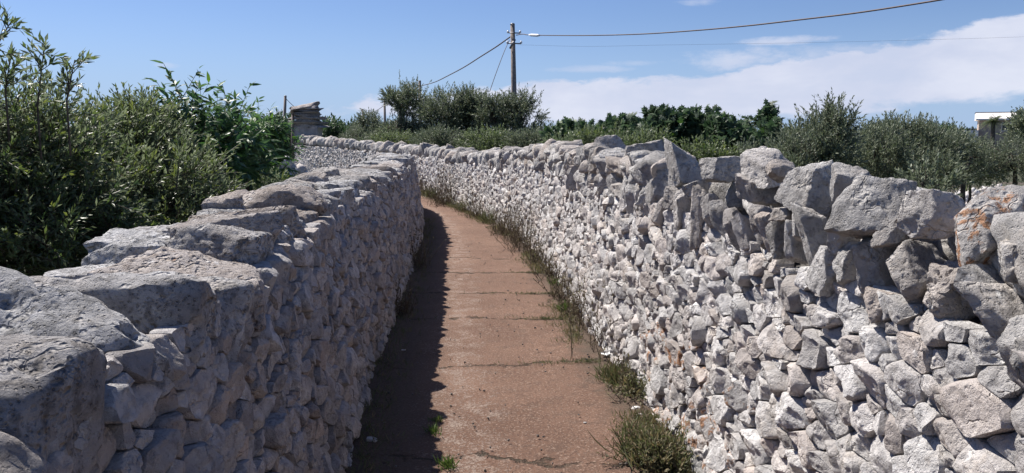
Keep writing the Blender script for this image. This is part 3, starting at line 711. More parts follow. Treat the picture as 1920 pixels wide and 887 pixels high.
# ------------------------------------------------------------------ left wall
rng = np.random.default_rng(23)
left_wall = empty('dry_stone_wall', tuple(LEFT.pos(np.array([0.0]), np.array([0.0]), np.array([0.0]))[0]))
tag(left_wall, 'shaded grey dry stone wall capped with flat weathered slabs, beside dark olive bushes', 'stone wall')
def Hl(y): return float(np.interp(y, LEFT.c[:, 1], LEFT.c[:, 2]))
def lich_l(y, z, g): return 0.3 if g.random() < 0.04 else 0.0
RADL = [(0.052, 0.07, 35, 0.93), (0.036, 0.048, 360, 0.92), (0.023, 0.033, 1500, 0.93), (0.013, 0.02, 2000, 0.95)]
fs = face_stones(LEFT, 0.8, LEFT.s[-1] - 0.05, lambda y: Hl(y) - 0.12, rng, 1.45, RADL, 0.50, 0.12, lich_l, [1.2, 3.0, 5.0, 8.0])
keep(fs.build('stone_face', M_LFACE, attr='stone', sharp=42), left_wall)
keep(wall_core(LEFT, lambda y: Hl(y) - 0.13, 0.035).build('rubble_core', M_CORE, attr='stone'), left_wall)

# hand-placed slabs nearest the camera: y, centre height, along, across, tall, inset, roll, pitch
NL = [(0.50, 1.08, 0.36, 0.66, 0.30, 0.30, 0, 0, {}),
      (0.86, 1.08, 0.34, 0.66, 0.30, 0.32, 4, 0, {}),
      (1.40, 1.08, 0.60, 0.66, 0.40, 0.27, -4, -4, dict(sharp=3.2, holes=9, rough=0.05, cuts=6, strata=0, label='big rounded grey boulder with dark holes')),
      (1.86, 1.10, 0.30, 0.80, 0.34, 0.33, -12, 3, dict(sharp=4, holes=5)),
      (2.16, 1.10, 0.27, 0.76, 0.32, 0.32, -5, 2, dict(sharp=7, holes=3)),
      (2.46, 1.06, 0.30, 0.50, 0.30, 0.20, 6, 6, dict()),
      (2.52, 1.10, 0.26, 0.44, 0.18, 0.48, 2, 0, dict()),
      (2.80, 1.09, 0.36, 0.60, 0.26, 0.27, -4, 0, dict(lich=0.36)),
      (2.84, 1.10, 0.34, 0.34, 0.16, 0.54, 0, 0, dict())]
for k, (y, z, al, ac, ta, inset, ro, pi_, ex) in enumerate(NL):
    kw = dict(rough=0.055, sharp=13, cuts=9, strata=0.02); kw.update(ex)
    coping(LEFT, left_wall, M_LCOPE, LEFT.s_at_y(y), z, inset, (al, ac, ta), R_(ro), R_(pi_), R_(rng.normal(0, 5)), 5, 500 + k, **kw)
extra = MB(); n_left = len(NL); s = LEFT.s_at_y(3.0); k = 0
while s < LEFT.s[-1] - 0.2:
    y = float(np.interp(s, LEFT.s, LEFT.c[:, 1])); al = rng.uniform(0.10, 0.30); two = rng.random() < 0.6
    for part in ((0.20, rng.uniform(.38, .46)), (0.52, rng.uniform(.3, .4))) if two else ((0.31, rng.uniform(.6, .72)),):
        inset, ac = part; ta = rng.uniform(.13, .25); z = Hl(y) - 0.10 + rng.normal(0, .025) + (0.0 if inset > .4 else 0.01)
        sub = 5 if y < 4 else 4 if y < 9 else 3 if y < 15 else 2
        kw = dict(rough=0.065, sharp=14, cuts=10, strata=0.03)
        ro, pt, yw = R_(rng.normal(-6, 8)), R_(rng.normal(0, 5)), R_(rng.normal(0, 10))
        if n_left < 98 and y < 15.5:
            coping(LEFT, left_wall, M_LCOPE, s + al / 2, z, inset, (al * 1.15, ac, ta), ro, pt, yw, sub, 700 + k, lich=0.32 if rng.random() < 0.06 else 0, **kw); n_left += 1
        else:
            g = np.random.default_rng(700 + k); V, F = rock(g, (al * 1.15, ac, ta), sub, **kw)
            V = V @ (wall_frame(LEFT, s) @ rotz(yw) @ roty(ro) @ rotx(pt)).T + LEFT.pos(np.array([s + al / 2]), np.array([z]), np.array([-inset]))[0]
            extra.add(V, [F], (g.beta(2, 2), g.random() ** 2.5, 0, 1))
        k += 1
    s += al
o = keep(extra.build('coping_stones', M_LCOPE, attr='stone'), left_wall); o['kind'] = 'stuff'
print('left coping parts', n_left)
# ------------------------------------------------------------------ plants: one builder for leaves on twigs
KITE = (np.array([[0, 0, 0], [.45, .5, .04], [1, 0, 0], [.45, -.5, .04]]), [np.array([[0, 1, 2], [0, 2, 3]])])
LANCE = (np.array([[0, 0, 0], [.28, .45, .03], [.62, .38, -.02], [1, 0, -.16], [.62, -.38, -.02], [.28, -.45, .03], [.3, 0, 0], [.64, 0, -.05]]),
         [np.array([[0, 1, 6], [0, 6, 5], [7, 2, 3], [7, 3, 4]]), np.array([[6, 1, 2, 7], [5, 6, 7, 4]])])
LOBED = (np.array([[0, 0, 0], [.12, .45, .03], [.35, .62, .0], [.42, .25, .02], [.72, .50, -.05], [.66, .18, 0], [1, 0, -.1], [.66, -.18, 0], [.72, -.50, -.05], [.42, -.25, .02], [.35, -.62, 0], [.12, -.45, .03], [.4, 0, .03]]),
         [np.array([[12, i, i + 1] for i in range(11)] + [[12, 11, 0]])])

def nrm(v): return v / (np.linalg.norm(v, axis=-1, keepdims=True) + 1e-9)

def leaves(mb, pos, d, n, L, W, tmpl, tone, young):
    T, F = tmpl; side = nrm(np.cross(d, n)); up = np.cross(side, d); k = len(T); m = len(pos)
    V = pos[:, None] + L[:, None, None] * (T[None, :, 0, None] * d[:, None] + T[None, :, 2, None] * up[:, None]) + W[:, None, None] * T[None, :, 1, None] * side[:, None]
    off = np.arange(m)[:, None, None] * k
    a = np.zeros((m, k, 4)); a[..., 0] = tone[:, None]; a[..., 1] = young[:, None]; a[..., 3] = 1
    mb.add(V.reshape(-1, 3), [(f[None] + off).reshape(-1, f.shape[1]) for f in F], a.reshape(-1, 4))

def twig_stems(mb, P0, P1, r):
    """thin three-sided stems"""
    m = len(P0); d = nrm(P1 - P0); a = nrm(np.cross(d, np.array([0.31, 0.2, 0.93]))); b = np.cross(d, a); th = np.arange(3) * 2.0944
    ring = (np.cos(th)[None, :, None] * a[:, None] + np.sin(th)[None, :, None] * b[:, None])
    V = np.concatenate([P0[:, None] + ring * r[:, None, None], P1[:, None] + ring * r[:, None, None] * 0.4], 1)
    off = np.arange(m)[:, None, None] * 6; q = np.array([[0, 1, 4, 3], [1, 2, 5, 4], [2, 0, 3, 5]])
    A = np.zeros((m, 6, 4)); A[..., 2] = 1; A[..., 3] = 1
    mb.add(V.reshape(-1, 3), [(q[None] + off).reshape(-1, 4)], A.reshape(-1, 4))

def foliage(mb, rng, P0, D, TL, npl, leaf_len, leaf_w, tmpl, spread=0.9, droop=0.0, young_p=0.1, tone_c=None, stem_r=0.003):
    """leaves set along the twigs that start at P0 and run along D for TL"""
    m = len(P0); bend = rng.normal(0, 0.18, (m, 3)); bend[:, 2] -= droop * 0.4
    P1 = P0 + nrm(D + bend) * TL[:, None]; twig_stems(mb, P0, P1, np.full(m, stem_r))
    n = m * npl; ti = np.repeat(np.arange(m), npl); f = np.tile(np.linspace(0.08, 1.0, npl), m) + rng.normal(0, .03, n)
    pos = P0[ti] + (P1 - P0)[ti] * f[:, None]
    ax = nrm(P1 - P0)[ti]; rd = nrm(rng.normal(0, 1, (n, 3))); rd = nrm(rd - ax * (rd * ax).sum(1, keepdims=True))
    ang = np.clip(spread * (1.15 - 0.65 * f), 0.12, 1.5) + rng.normal(0, .15, n)
    d = nrm(ax * np.cos(ang)[:, None] + rd * np.sin(ang)[:, None] + np.array([0, 0, -droop]))
    nn = nrm(np.cross(np.cross(d, ax + 1e-3), d) + rng.normal(0, .45, (n, 3)) + np.array([0, 0, 0.35]))
    L = leaf_len * rng.uniform(.65, 1.15, n); W = leaf_w * rng.uniform(.75, 1.2, n)
    tone = np.clip(rng.beta(2, 2.5, n) * 0.8 + (tone_c[ti] if tone_c is not None else 0), 0, 1)
    young = np.where((rng.random(n) < young_p) | ((f > .8) & (rng.random(n) < young_p * 3)), rng.uniform(.2, .9, n), 0)
    leaves(mb, pos, d, nn, L, W, tmpl, tone, young)

def crown(rng, lobes, dens, twigs, npl, tl, leaf_len, leaf_w, tmpl, shoots=0, shoot_len=0.4, up=0.55, clump=0.3, **kw):
    """clumps of twigs spread through ellipsoid lobes (c, r), thicker near their surface; returns the mesh and the clump centres"""
    mb = MB(); centres = []
    for (c, r) in lobes:
        c, r = np.array(c, float), np.array(r, float); m = max(4, int(dens * (r[0] * r[1] * r[2]) ** (2 / 3)))
        u = nrm(rng.normal(0, 1, (m, 3))); rad = np.where(rng.random(m) < .7, rng.uniform(.72, 1.0, m), rng.uniform(.2, .72, m))
        rad = rad * (1 + 0.16 * fbm(u * 2.3 + c, 5, 2))
        cc = c + u * rad[:, None] * r; centres.append(cc)
        sz = clump * float((r[0] * r[1] * r[2]) ** (1 / 3))
        k = twigs; P = np.repeat(cc, k, 0); uu = np.repeat(u * r / r.max(), k, 0)
        g = nrm(rng.normal(0, 1, (m * k, 3))); P = P + g * (rng.random(m * k) ** .5)[:, None] * sz * 0.8
        D = nrm(0.6 * nrm(uu) + 0.6 * g + np.array([0, 0, up]) + rng.normal(0, .3, (m * k, 3)))
        TL = tl * rng.uniform(.6, 1.35, m * k); tone_c = np.repeat(rng.normal(0, .12, m), k)
        foliage(mb, rng, P - D * TL[:, None] * 0.3, D, TL, npl, leaf_len, leaf_w, tmpl, tone_c=tone_c, **kw)
        if shoots:
            ns = int(shoots); us = nrm(rng.normal(0, 1, (ns, 3)) * np.array([1, 1, .3]) + np.array([0, 0, 1.0])); Ps = c + us * r * 0.92
            Ds = nrm(us * 0.35 + np.array([0, 0, 1.0]) + rng.normal(0, .2, (ns, 3))); foliage(mb, rng, Ps, Ds, shoot_len * rng.uniform(.6, 1.3, ns), int(npl * 1.5), leaf_len * .85, leaf_w * .9, tmpl, stem_r=0.005, **kw)
    return mb, np.concatenate(centres)

def limbs(rng, base, forks, centres, r0, n_limb, wob=0.12, k=7):
    """trunk from base through the fork points, then curved limbs to some clump centres"""
    mb = MB(); tips = []
    for fk in forks:
        P0, P1 = np.array(base, float), np.array(fk, float); t = np.linspace(0, 1, 9)[:, None]
        P = P0 + (P1 - P0) * t + np.stack([fbm(np.stack([t[:, 0] * 3, np.full(9, q * 9.1 + fk[0]), np.full(9, fk[1])], 1), 3 + q, 2) for q in range(3)], 1) * wob * np.array([1, 1, .3]) * np.sin(t * math.pi * .9)
        mb.tube(P, r0 * (1 - 0.45 * t[:, 0]) * (1 + 0.25 * np.exp(-t[:, 0] * 7)), k); tips.append(P[-1])
    tips = np.array(tips); idx = rng.permutation(len(centres))[:n_limb]
    for c in centres[idx]:
        P0 = tips[np.argmin(((tips - c) ** 2).sum(1))]; t = np.linspace(0, 1, 7)[:, None]; L = np.linalg.norm(c - P0)
        mid = np.array([0, 0, 0.12 * L]) + rng.normal(0, .10 * L, 3); P = P0 + (c - P0) * t + mid * np.sin(t * math.pi)
        mb.tube(P, np.maximum(.006, r0 * 0.42 * (1 - .85 * t[:, 0])), 5)
    return mb

def px_lobe(x0, y0, x1, y1, Y, depth=None):
    a, b = at(x0, y0, Y), at(x1, y1, Y); c = (a + b) / 2; r = np.abs(b - a) / 2
    r[1] = depth if depth else (r[0] + r[2]) / 2
    return c, np.maximum(r, 0.08)

def plant(name, label, cat, group, lobes, mat, seed, base_xy=None, trunk_r=0.09, n_limb=14, forks=None, trunk=True, **kw):
    """a tree or bush: an Empty at its foot, a trunk with limbs, a leafy crown"""
    g = np.random.default_rng(seed); lobes = [(np.array(c, float), np.array(r, float)) for c, r in lobes]
    cx, cy = base_xy if base_xy is not None else (np.mean([c[0] for c, r in lobes]), np.mean([c[1] for c, r in lobes]))
    bz = float(ground_z(np.array([cx]), np.array([cy]))[0]); B = np.array([cx, cy, bz])
    root = empty(name, tuple(B)); tag(root, label, cat, group)
    L = [(c - B, r) for c, r in lobes]
    mb, cen = crown(g, L, **kw) if 'dens' in kw else (None, None)
    mb.build('crown', mat, root, attr='leaf', smooth=False)
    if trunk:
        fk = [np.array(f) - B for f in forks] if forks else [c * np.array([.75, .75, 1]) - np.array([0, 0, r[2] * .35]) for c, r in L]
        limbs(g, (0, 0, -0.1), fk, cen, trunk_r, n_limb).build('trunk', M_BARK, root)
    return root

OL = dict(npl=18, tl=0.23, leaf_len=0.050, leaf_w=0.0145, tmpl=KITE)
G_OLB = 'olive bushes behind the shaded wall'
# --- behind the left wall
plant('olive_bush', 'tall dark olive bush with shoots against the sky, above the nearest slabs', 'bush', G_OLB,
      [px_lobe(-420, 168, 60, 560, 4.4, 0.9), px_lobe(-60, 172, 190, 430, 4.9, .75), px_lobe(-100, 330, 240, 560, 4.6, .7)], M_OLIVE, 31, trunk_r=0.07, n_limb=24,
      dens=400, twigs=11, shoots=2, shoot_len=0.18, clump=.28, young_p=.12, up=.25, **OL)
mb = MB(); g = np.random.default_rng(77)          # the three airy shoots that stand above it are its longest branches
root = [o for o in COL.objects if o.name == 'olive_bush'][0]; B = np.array(root.location); st = MB()
for (x0, y0, x1, y1, Y) in ((-30, 125, 26, 32, 4.2), (70, 200, 84, 78, 4.4), (125, 190, 140, 112, 4.4), (10, 170, 18, 118, 4.3)):
    a, b = at(x0, y0, Y) - B, at(x1, y1, Y) - B; t = np.linspace(0, 1, 6)[:, None]; P = a + (b - a) * t; st.tube(np.vstack([a - np.array([0, 0, .3]), P]), np.linspace(.006, .002, 7), 5)
    n = 13; f = g.uniform(.0, 1, n); P0 = a + (b - a) * f[:, None]; D = nrm(nrm(b - a) + g.normal(0, .6, (n, 3)))
    foliage(mb, g, P0, D, g.uniform(.07, .15, n), 9, .062, .016, KITE, young_p=.05)
mb.build('shoot_leaves', M_OLIVE, root, attr='leaf', smooth=False); st.build('shoot_stems', M_BARK, root)
plant('olive_bush', 'dense olive bush in the middle of the dark row, glinting narrow leaves', 'bush', G_OLB,
      [px_lobe(150, 212, 340, 420, 6.2, .8), px_lobe(110, 280, 420, 520, 5.6, .8), px_lobe(200, 195, 300, 280, 6.4, .5)], M_OLIVE, 32, trunk_r=0.06, n_limb=20,
      dens=400, twigs=11, shoots=4, shoot_len=.18, clump=.28, young_p=.2, up=.25, **OL)
plant('olive_bush', 'low olive bush hugging the shaded wall below the peach tree', 'bush', G_OLB,
      [px_lobe(300, 330, 450, 440, 7.0, .6), px_lobe(400, 335, 545, 400, 8.6, .6)], M_OLIVE, 33, trunk_r=0.05, n_limb=14,
      dens=400, twigs=10, shoots=3, shoot_len=.16, clump=.28, young_p=.2, up=.25, **OL)
PE = dict(npl=11, tl=0.30, leaf_len=0.135, leaf_w=0.038, tmpl=LANCE, droop=0.55, up=.5)
plant('peach_tree', 'green peach tree with long drooping leaves, tallest leader above the olive bushes', 'fruit tree', 'young peach trees behind the shaded wall',
      [px_lobe(318, 225, 385, 380, 7.2, .5), px_lobe(330, 175, 364, 270, 7.2, .2), px_lobe(365, 212, 425, 340, 7.4, .4)], M_PEACH, 41, trunk_r=.05, n_limb=12,
      dens=240, twigs=6, shoots=3, shoot_len=.35, clump=.35, young_p=.08, **PE)
plant('peach_tree', 'peach tree with a bare drooping tip, just past the tallest leader', 'fruit tree', 'young peach trees behind the shaded wall',
      [px_lobe(390, 225, 470, 370, 8.0, .5), px_lobe(425, 212, 462, 260, 8.0, .2)], M_PEACH, 42, trunk_r=.045, n_limb=10,
      dens=240, twigs=6, shoots=4, shoot_len=.32, clump=.35, young_p=.10, **PE)
plant('peach_sapling', 'bright light green sapling next to the stone pillar', 'sapling', None,
      [px_lobe(450, 245, 540, 380, 10.5, .5), px_lobe(470, 232, 515, 280, 10.5, .25)], M_PEACH, 43, trunk_r=.035, n_limb=10,
      dens=200, twigs=6, shoots=5, shoot_len=.3, clump=.35, young_p=.25, **PE)

# --- beyond the right wall: old olives around the pole
OF = dict(npl=13, tl=0.40, leaf_len=0.12, leaf_w=0.036, tmpl=KITE, up=.5)
G_OT = 'old olive trees around the wooden pole'
plant('olive_tree', 'olive with a leaning bare trunk under a round tuft, before the second pole', 'olive tree', G_OT,
      [px_lobe(728, 162, 800, 215, 33, .9), px_lobe(715, 225, 800, 300, 33, 1.1), px_lobe(690, 240, 760, 300, 34, 1)], M_OLIVE_FAR, 51, trunk_r=.20, n_limb=26, forks=[at(766, 235, 33), at(752, 205, 33)],
      dens=120, twigs=9, shoots=8, shoot_len=.55, clump=.28, **OF)
plant('olive_tree', 'broad dark olive between the leaning olive and the pole', 'olive tree', G_OT,
      [px_lobe(785, 176, 890, 250, 32, 1.1), px_lobe(790, 225, 900, 300, 32, 1.2), px_lobe(850, 174, 920, 240, 32, .9)], M_OLIVE_FAR, 52, trunk_r=.2, n_limb=26,
      dens=120, twigs=9, shoots=9, shoot_len=.5, clump=.28, **OF)
plant('olive_tree', 'thin olive with sky showing through, touching the pole', 'olive tree', G_OT,
      [px_lobe(890, 184, 962, 250, 31, .9), px_lobe(880, 230, 960, 300, 31, 1.0)], M_OLIVE_FAR, 53, trunk_r=.17, n_limb=22,
      dens=95, twigs=8, shoots=9, shoot_len=.5, clump=.27, **OF)
plant('olive_tree', 'olive with twisted dark limbs spreading under the pole, beside the figs', 'olive tree', G_OT,
      [px_lobe(945, 178, 1018, 245, 31, .9), px_lobe(930, 232, 1028, 300, 31, 1.1), px_lobe(925, 200, 965, 240, 31.5, .6)], M_OLIVE_FAR, 54, trunk_r=.2, n_limb=26, forks=[at(945, 255, 31), at(975, 240, 31)],
      dens=90, twigs=8, shoots=9, shoot_len=.5, clump=.27, **OF)
plant('olive_tree', 'small round olive standing apart near the stone pillar', 'olive tree', G_OT,
      [px_lobe(662, 215, 712, 262, 42, .8), px_lobe(655, 245, 720, 290, 42, 1.0)], M_OLIVE_FAR, 55, trunk_r=.14, n_limb=16,
      dens=110, twigs=9, shoots=5, shoot_len=.4, clump=.28, **OF)

# --- figs
FG = dict(npl=7, tl=0.32, leaf_len=0.17, leaf_w=0.15, tmpl=LOBED, up=.9, spread=1.15)
G_FG = 'fig bushes beyond the sunlit wall'
figs = [((1030, 238, 1110, 300), 23, 'low bright green fig bush at the end beside the twisted olive', .35),
        ((1085, 226, 1160, 300), 22, 'fig bush second from the twisted olive, low flat top', .12),
        ((1140, 222, 1215, 300), 21, 'fig bush in the middle of the fig row, below the widest cloud', .05),
        ((1205, 206, 1300, 310), 20, 'tallest fig bush of the row, leafy tips against the cloud', .04),
        ((1290, 216, 1350, 315), 20, 'rounded fig bush just past the tallest one', .04),
        ((1340, 222, 1400, 320), 19, 'thin fig bush with gaps of sky between its stems', .04),
        ((1408, 212, 1450, 320), 19, 'single upright fig stem with a leafy tuft beside the grey shoots', .03)]
for k, ((x0, y0, x1, y1), Y, lab, yo) in enumerate(figs):
    g = np.random.default_rng(60 + k); lobes = []
    lobes.append(px_lobe(x0 - 2, y0 + (y1 - y0) * .22, x1 + 2, y1, Y, .6)); nt = max(1, int((x1 - x0) / 26))
    for q in range(nt):
        xx = x0 + (x1 - x0) * (q + .5) / nt; yy = y0 + g.uniform(0, 14) if nt > 1 else y0
        lobes.append(px_lobe(xx - 18, yy, xx + 18, yy + 60, Y + g.uniform(-.4, .4), .3))
    plant('fig_bush', lab, 'fig bush', G_FG, lobes, M_FIG, 60 + k, trunk_r=.05, n_limb=14, dens=110 if k != 5 else 70, twigs=5, shoots=2, shoot_len=.25, clump=.35, young_p=yo, **FG)

# --- grey-green olive suckers and olives on the right
OS = dict(npl=16, tl=0.30, leaf_len=0.08, leaf_w=0.022, tmpl=KITE, up=.9)
G_SH = 'olive shrubs beyond the sunlit wall'
def shrub(label, rects, seed, dens=120, shoots=10, sl=.4, tr=.08, mat=M_OLIVE_FAR, **ex):
    kw = dict(OS); kw.update(ex)
    plant('olive_shrub', label, 'olive shrub', G_SH, [px_lobe(*r) for r in rects], mat, seed, trunk_r=tr, n_limb=18, dens=dens * 1.7, twigs=9, shoots=shoots, shoot_len=sl, clump=.28, young_p=.1, **kw)
shrub('fine leaved dark shrub in front of the figs, seen just over the coping', [(1080, 246, 1180, 300, 17, .6), (1150, 250, 1260, 310, 16.5, .6), (1020, 262, 1100, 300, 18, .6)], 71, 110, 5, .2, mat=M_OLIVE)
shrub('tall pale grey-green olive suckers with wispy shoots, highest of the shrubs', [(1480, 222, 1590, 350, 14, .7), (1530, 205, 1600, 300, 14, .45), (1450, 265, 1540, 360, 13.5, .6)], 72, 130, 16, .38)
shrub('olive shrub with dead grey branches, between the tall suckers and the bare limb', [(1590, 240, 1690, 370, 15, .8), (1640, 232, 1710, 330, 16, .6)], 73, 110, 10, .3)
shrub('dark olive shrub above the squared block, curved bare limb below', [(1680, 232, 1775, 340, 16, .8), (1740, 245, 1800, 330, 17, .6), (1690, 300, 1790, 352, 15, .6)], 74, 105, 9, .35)
shrub('grey olive shrub in front of the grey house', [(1775, 262, 1840, 330, 18, .7)], 75, 105, 6, .3)
plant('olive_tree', 'olive tree on a straight trunk in front of the pale house', 'olive tree', G_OT,
      [px_lobe(1815, 268, 1925, 335, 22, 1.0), px_lobe(1880, 262, 1990, 340, 22, 1.0), px_lobe(1800, 285, 1870, 345, 22, .7)], M_OLIVE_FAR, 76, base_xy=tuple(at(1904, 400, 22)[:2]), trunk_r=.10, n_limb=22, forks=[at(1902, 320, 22)],
      dens=100, twigs=9, shoots=7, shoot_len=.35, clump=.27, **dict(OF, leaf_len=.075, leaf_w=.02, tl=.32))
# the bare curved limb
lb = MB(); B = at(1768, 345, 17); B[2] = FIELD_Z
for pts, r in (([(1768, 400), (1772, 350), (1790, 330), (1815, 312), (1822, 290)], .035), ([(1768, 400), (1752, 345), (1745, 320), (1735, 290)], .03)):
    lb.tube(smooth_curve(np.array([at(*p, 17) - B for p in pts])[:, [0, 2, 1]], .08)[1][:, [0, 2, 1]], r, 6)
lb_o = lb.build('bare_limb', M_BARK, None, tuple(B)); tag(lb_o, 'bare dark forked limb rising below the dark olive shrub', 'dead branch')

# --- wild bushes that fill in under the trees, just over the wall's crest
G_WB = 'wild bushes under the trees beyond the sunlit wall'
for k, (r, lab) in enumerate([((630, 248, 700, 292, 36, 1.0), 'wild bush just past the pillar under the small round olive'), ((690, 252, 790, 296, 30, 1.0), 'wild bush at the foot of the leaning olive'),
        ((780, 245, 880, 300, 28, 1.0), 'wild bush at the foot of the broad dark olive'), ((870, 248, 960, 300, 27, 1.0), 'wild bush under the thin see-through olive'), ((950, 250, 1050, 300, 26, 1.0), 'wild bush under the twisted limbs of the olive by the figs'),
        ((1250, 275, 1380, 320, 17, .8), 'wild bush below the tallest fig, against the coping'), ((1370, 280, 1490, 325, 17, .8), 'wild bush below the single fig stem'), ((1560, 280, 1680, 345, 17, .8), 'wild bush below the dead grey branches'),
        ((1690, 285, 1800, 350, 20, 1.0), 'wild bush in the shade behind the bare limb'), ((1770, 285, 1870, 345, 24, 1.0), 'wild bush behind the stone heap'), ((1700, 326, 1772, 376, 12, .5), 'low wild bush just over the wall beside the orange-stained coping stone')]):
    plant('wild_bush', lab, 'bush', G_WB, [px_lobe(*r)], M_OLIVE if k % 2 else M_OLIVE_FAR, 120 + k, trunk_r=.06, n_limb=8, dens=150, twigs=9, shoots=5, shoot_len=.3, clump=.3, **dict(OF, leaf_len=.09, leaf_w=.03, tl=.3))

# --- far greenery that closes the horizon
FT = dict(npl=8, tl=0.9, leaf_len=0.30, leaf_w=0.13, tmpl=KITE, up=.5)
far = [((600, 236, 668, 275), 60, 'far green tree just past the stone pillar'), ((465, 240, 512, 285), 45, 'far dark tree seen between sapling and bushes'), ((505, 232, 552, 290), 48, 'far dark tree behind the leaning far pole'),
       ((1625, 236, 1695, 275), 75, 'far dark rounded pine top behind the olive shrubs'), ((1700, 240, 1800, 280), 80, 'far trees' ), ((1230, 235, 1420, 285), 70, 'far tree behind the fig row'),
       ((1440, 248, 1560, 290), 75, 'far tree behind the tall suckers'), ((1000, 240, 1120, 285), 70, 'far tree between twisted olive and figs'), ((700, 240, 800, 285), 75, 'far tree behind the leaning olive'),
       ((1908, 208, 1970, 275), 70, 'tall dark tree hiding the end of the pale house')]
far[4] = (far[4][0], far[4][1], 'far low tree in front of the grey house')
for k, ((x0, y0, x1, y1), Y, lab) in enumerate(far):
    plant('distant_tree', lab, 'tree', 'trees on the horizon', [px_lobe(x0, y0, (x0 + 2 * x1) / 3, y1, Y, 2.0), px_lobe((2 * x0 + x1) / 3, y0 + 2, x1, y1, Y + 1, 2.0)], M_OLIVE_FAR if k % 2 else M_FIG, 80 + k, trunk_r=.2, n_limb=8,
          dens=45, twigs=6, shoots=3, shoot_len=.7, clump=.3, **FT)
far_mb = MB(); g = np.random.default_rng(99)
for a in np.linspace(-.9, .9, 150):
    Y = g.uniform(110, 190); c = np.array([math.tan(a) * Y, Y, FIELD_Z + 1.0]); m = 60
    P = c + g.normal(0, 1, (m, 3)) * np.array([3.5, 2.5, 1.0]); P[:, 2] = np.minimum(P[:, 2], 2.6)
    foliage(far_mb, g, P, nrm(g.normal(0, 1, (m, 3)) + np.array([0, 0, .7])), np.full(m, 1.2), 7, .7, .35, KITE, stem_r=.02)
tag(far_mb.build('distant_treeline', M_OLIVE_FAR, attr='leaf', smooth=False), 'low dark line of far trees along the horizon', 'treeline', kind='stuff')

# ------------------------------------------------------------------ stone pillar and its pipe
Yp = 34.4
pc = at(578, 300, Yp); pil = empty('gate_pillar', (pc[0], Yp, 0)); tag(pil, 'stone pillar of stacked flat slabs at the far end of the sunlit wall', 'pillar')
sh = MB(); hw = 0.54; g = np.random.default_rng(5)
zt = at(578, 238, Yp)[2]; ztop = at(578, 203, Yp)[2]
for z0, z1 in ((0, .5), (.5, 1.05), (1.05, 1.5), (1.5, zt)):
    for a, b in ((-hw, -0.12), (-0.115, hw)): sh.box((a, -0.45, z0 + .004), (b, .45, z1 - .004), .008, g)
sh.build('shaft', M_ASHLAR, pil)
z = zt; k = 0
while z < ztop:
    V, F = rock(g, (1.24 + g.uniform(-.14, .1), 1.1, .14), 4, rough=.05, sharp=14, cuts=4); V[:, :] = V @ rotz(g.normal(0, .08)).T; V = V + np.array([g.normal(0, .05), g.normal(0, .03), z + .05])
    o = mesh_obj('slab', V, [F], M_LCOPE, pil, attr={'stone': np.tile([g.beta(2, 2), .55, 0, 1], (len(V), 1))}); z += .108; k += 1
V, F = rock(g, (1.3, 1.2, .2), 4, rough=.05, sharp=12, cuts=3); V = V @ roty(-R_(12)).T + np.array([-.12, 0, ztop + .02])
o = mesh_obj('capstone', V, [F], M_LCOPE, pil, attr={'stone': np.tile([.8, .8, 0, 1], (len(V), 1))}); o['label'] = 'tilted pale capstone'
mb = MB(); a = at(548, 345, Yp - .5); b = at(549, 212, Yp - .5); mb.tube([(a[0], a[1], -.1), b], .06, 8)
pp = empty('pipe_post', (a[0], a[1], 0)); tag(pp, 'thin grey upright post standing against the stone pillar', 'post')
mb2 = MB(); mb2.tube(np.array([(0, 0, -.1), b - np.array([a[0], a[1], 0])]), .06, 8); mb2.build('shaft', M_RUST, pp)
mb3 = MB(); zb = b[2] - .35; mb3.tube(np.array([(-.075, 0, zb), (.16, .1, zb)]), .03, 6); mb3.build('bracket', M_METAL, pp)

# ------------------------------------------------------------------ poles and wires
def pole(label, px, ytop, Y, r, lean=0.0, arms=False):
    t = at(px, ytop, Y); bx = t[0] + lean; gz = float(ground_z(np.array([bx]), np.array([Y]))[0]); root = empty('utility_pole', (bx, Y, gz)); tag(root, label, 'utility pole', 'poles of the overhead line')
    h = t[2] - gz; m = MB(); m.tube([(0, 0, -.2), (-lean * .5, 0, h * .5), (-lean, 0, h)], [r * 1.25, r * 1.1, r * .85], 10); m.build('shaft', M_POLE, root)
    m = MB(); m.tube([(-lean, 0, h - .005), (-lean, 0, h + .05)], [r * .92, r * .7], 10); m.build('pole_cap', M_METAL, root)
    if arms:
        for dz, wd in ((.35, .32), (.78, .36)):
            m = MB(); m.tube([(-lean - wd * .6, -.12, h - dz), (-lean + wd, -.12, h - dz - .02)], .028, 6); br = m.build('bracket', M_METAL, root)
            for sx_ in (-wd * .6, wd):
                m = MB(); m.tube([(-lean + sx_, -.12, h - dz - .02), (-lean + sx_, -.12, h - dz + .03), (-lean + sx_, -.12, h - dz + .09)], [.035, .05, .03], 8); m.build('insulator', M_CERAMIC, br)
        m = MB(); m.tube([(-lean - .11, -.1, h - 1.0), (-lean + .11, -.1, h - .62)], .05, 6); m.build('clamp', M_METAL, root)
    return t
tA = pole('tall weathered wooden pole with brackets among the olives, largest of the line', 961, 46, 34, .115, .16, True)
tB = pole('slim pole behind the leaning olive, second largest', 787, 152, 62, .12)
tC = pole('thin far pole between the small olive and the leaning olive', 721, 190, 97, .15)
tD = pole('thin far pole behind the small round olive', 680, 205, 126, .17)
tE = pole('thin dark leaning pole in the distance beside the stone pillar', 535, 180, 84, .16, -.5)
pole('tiny far pole tip between pillar and small olive', 654, 236, 170, .16)
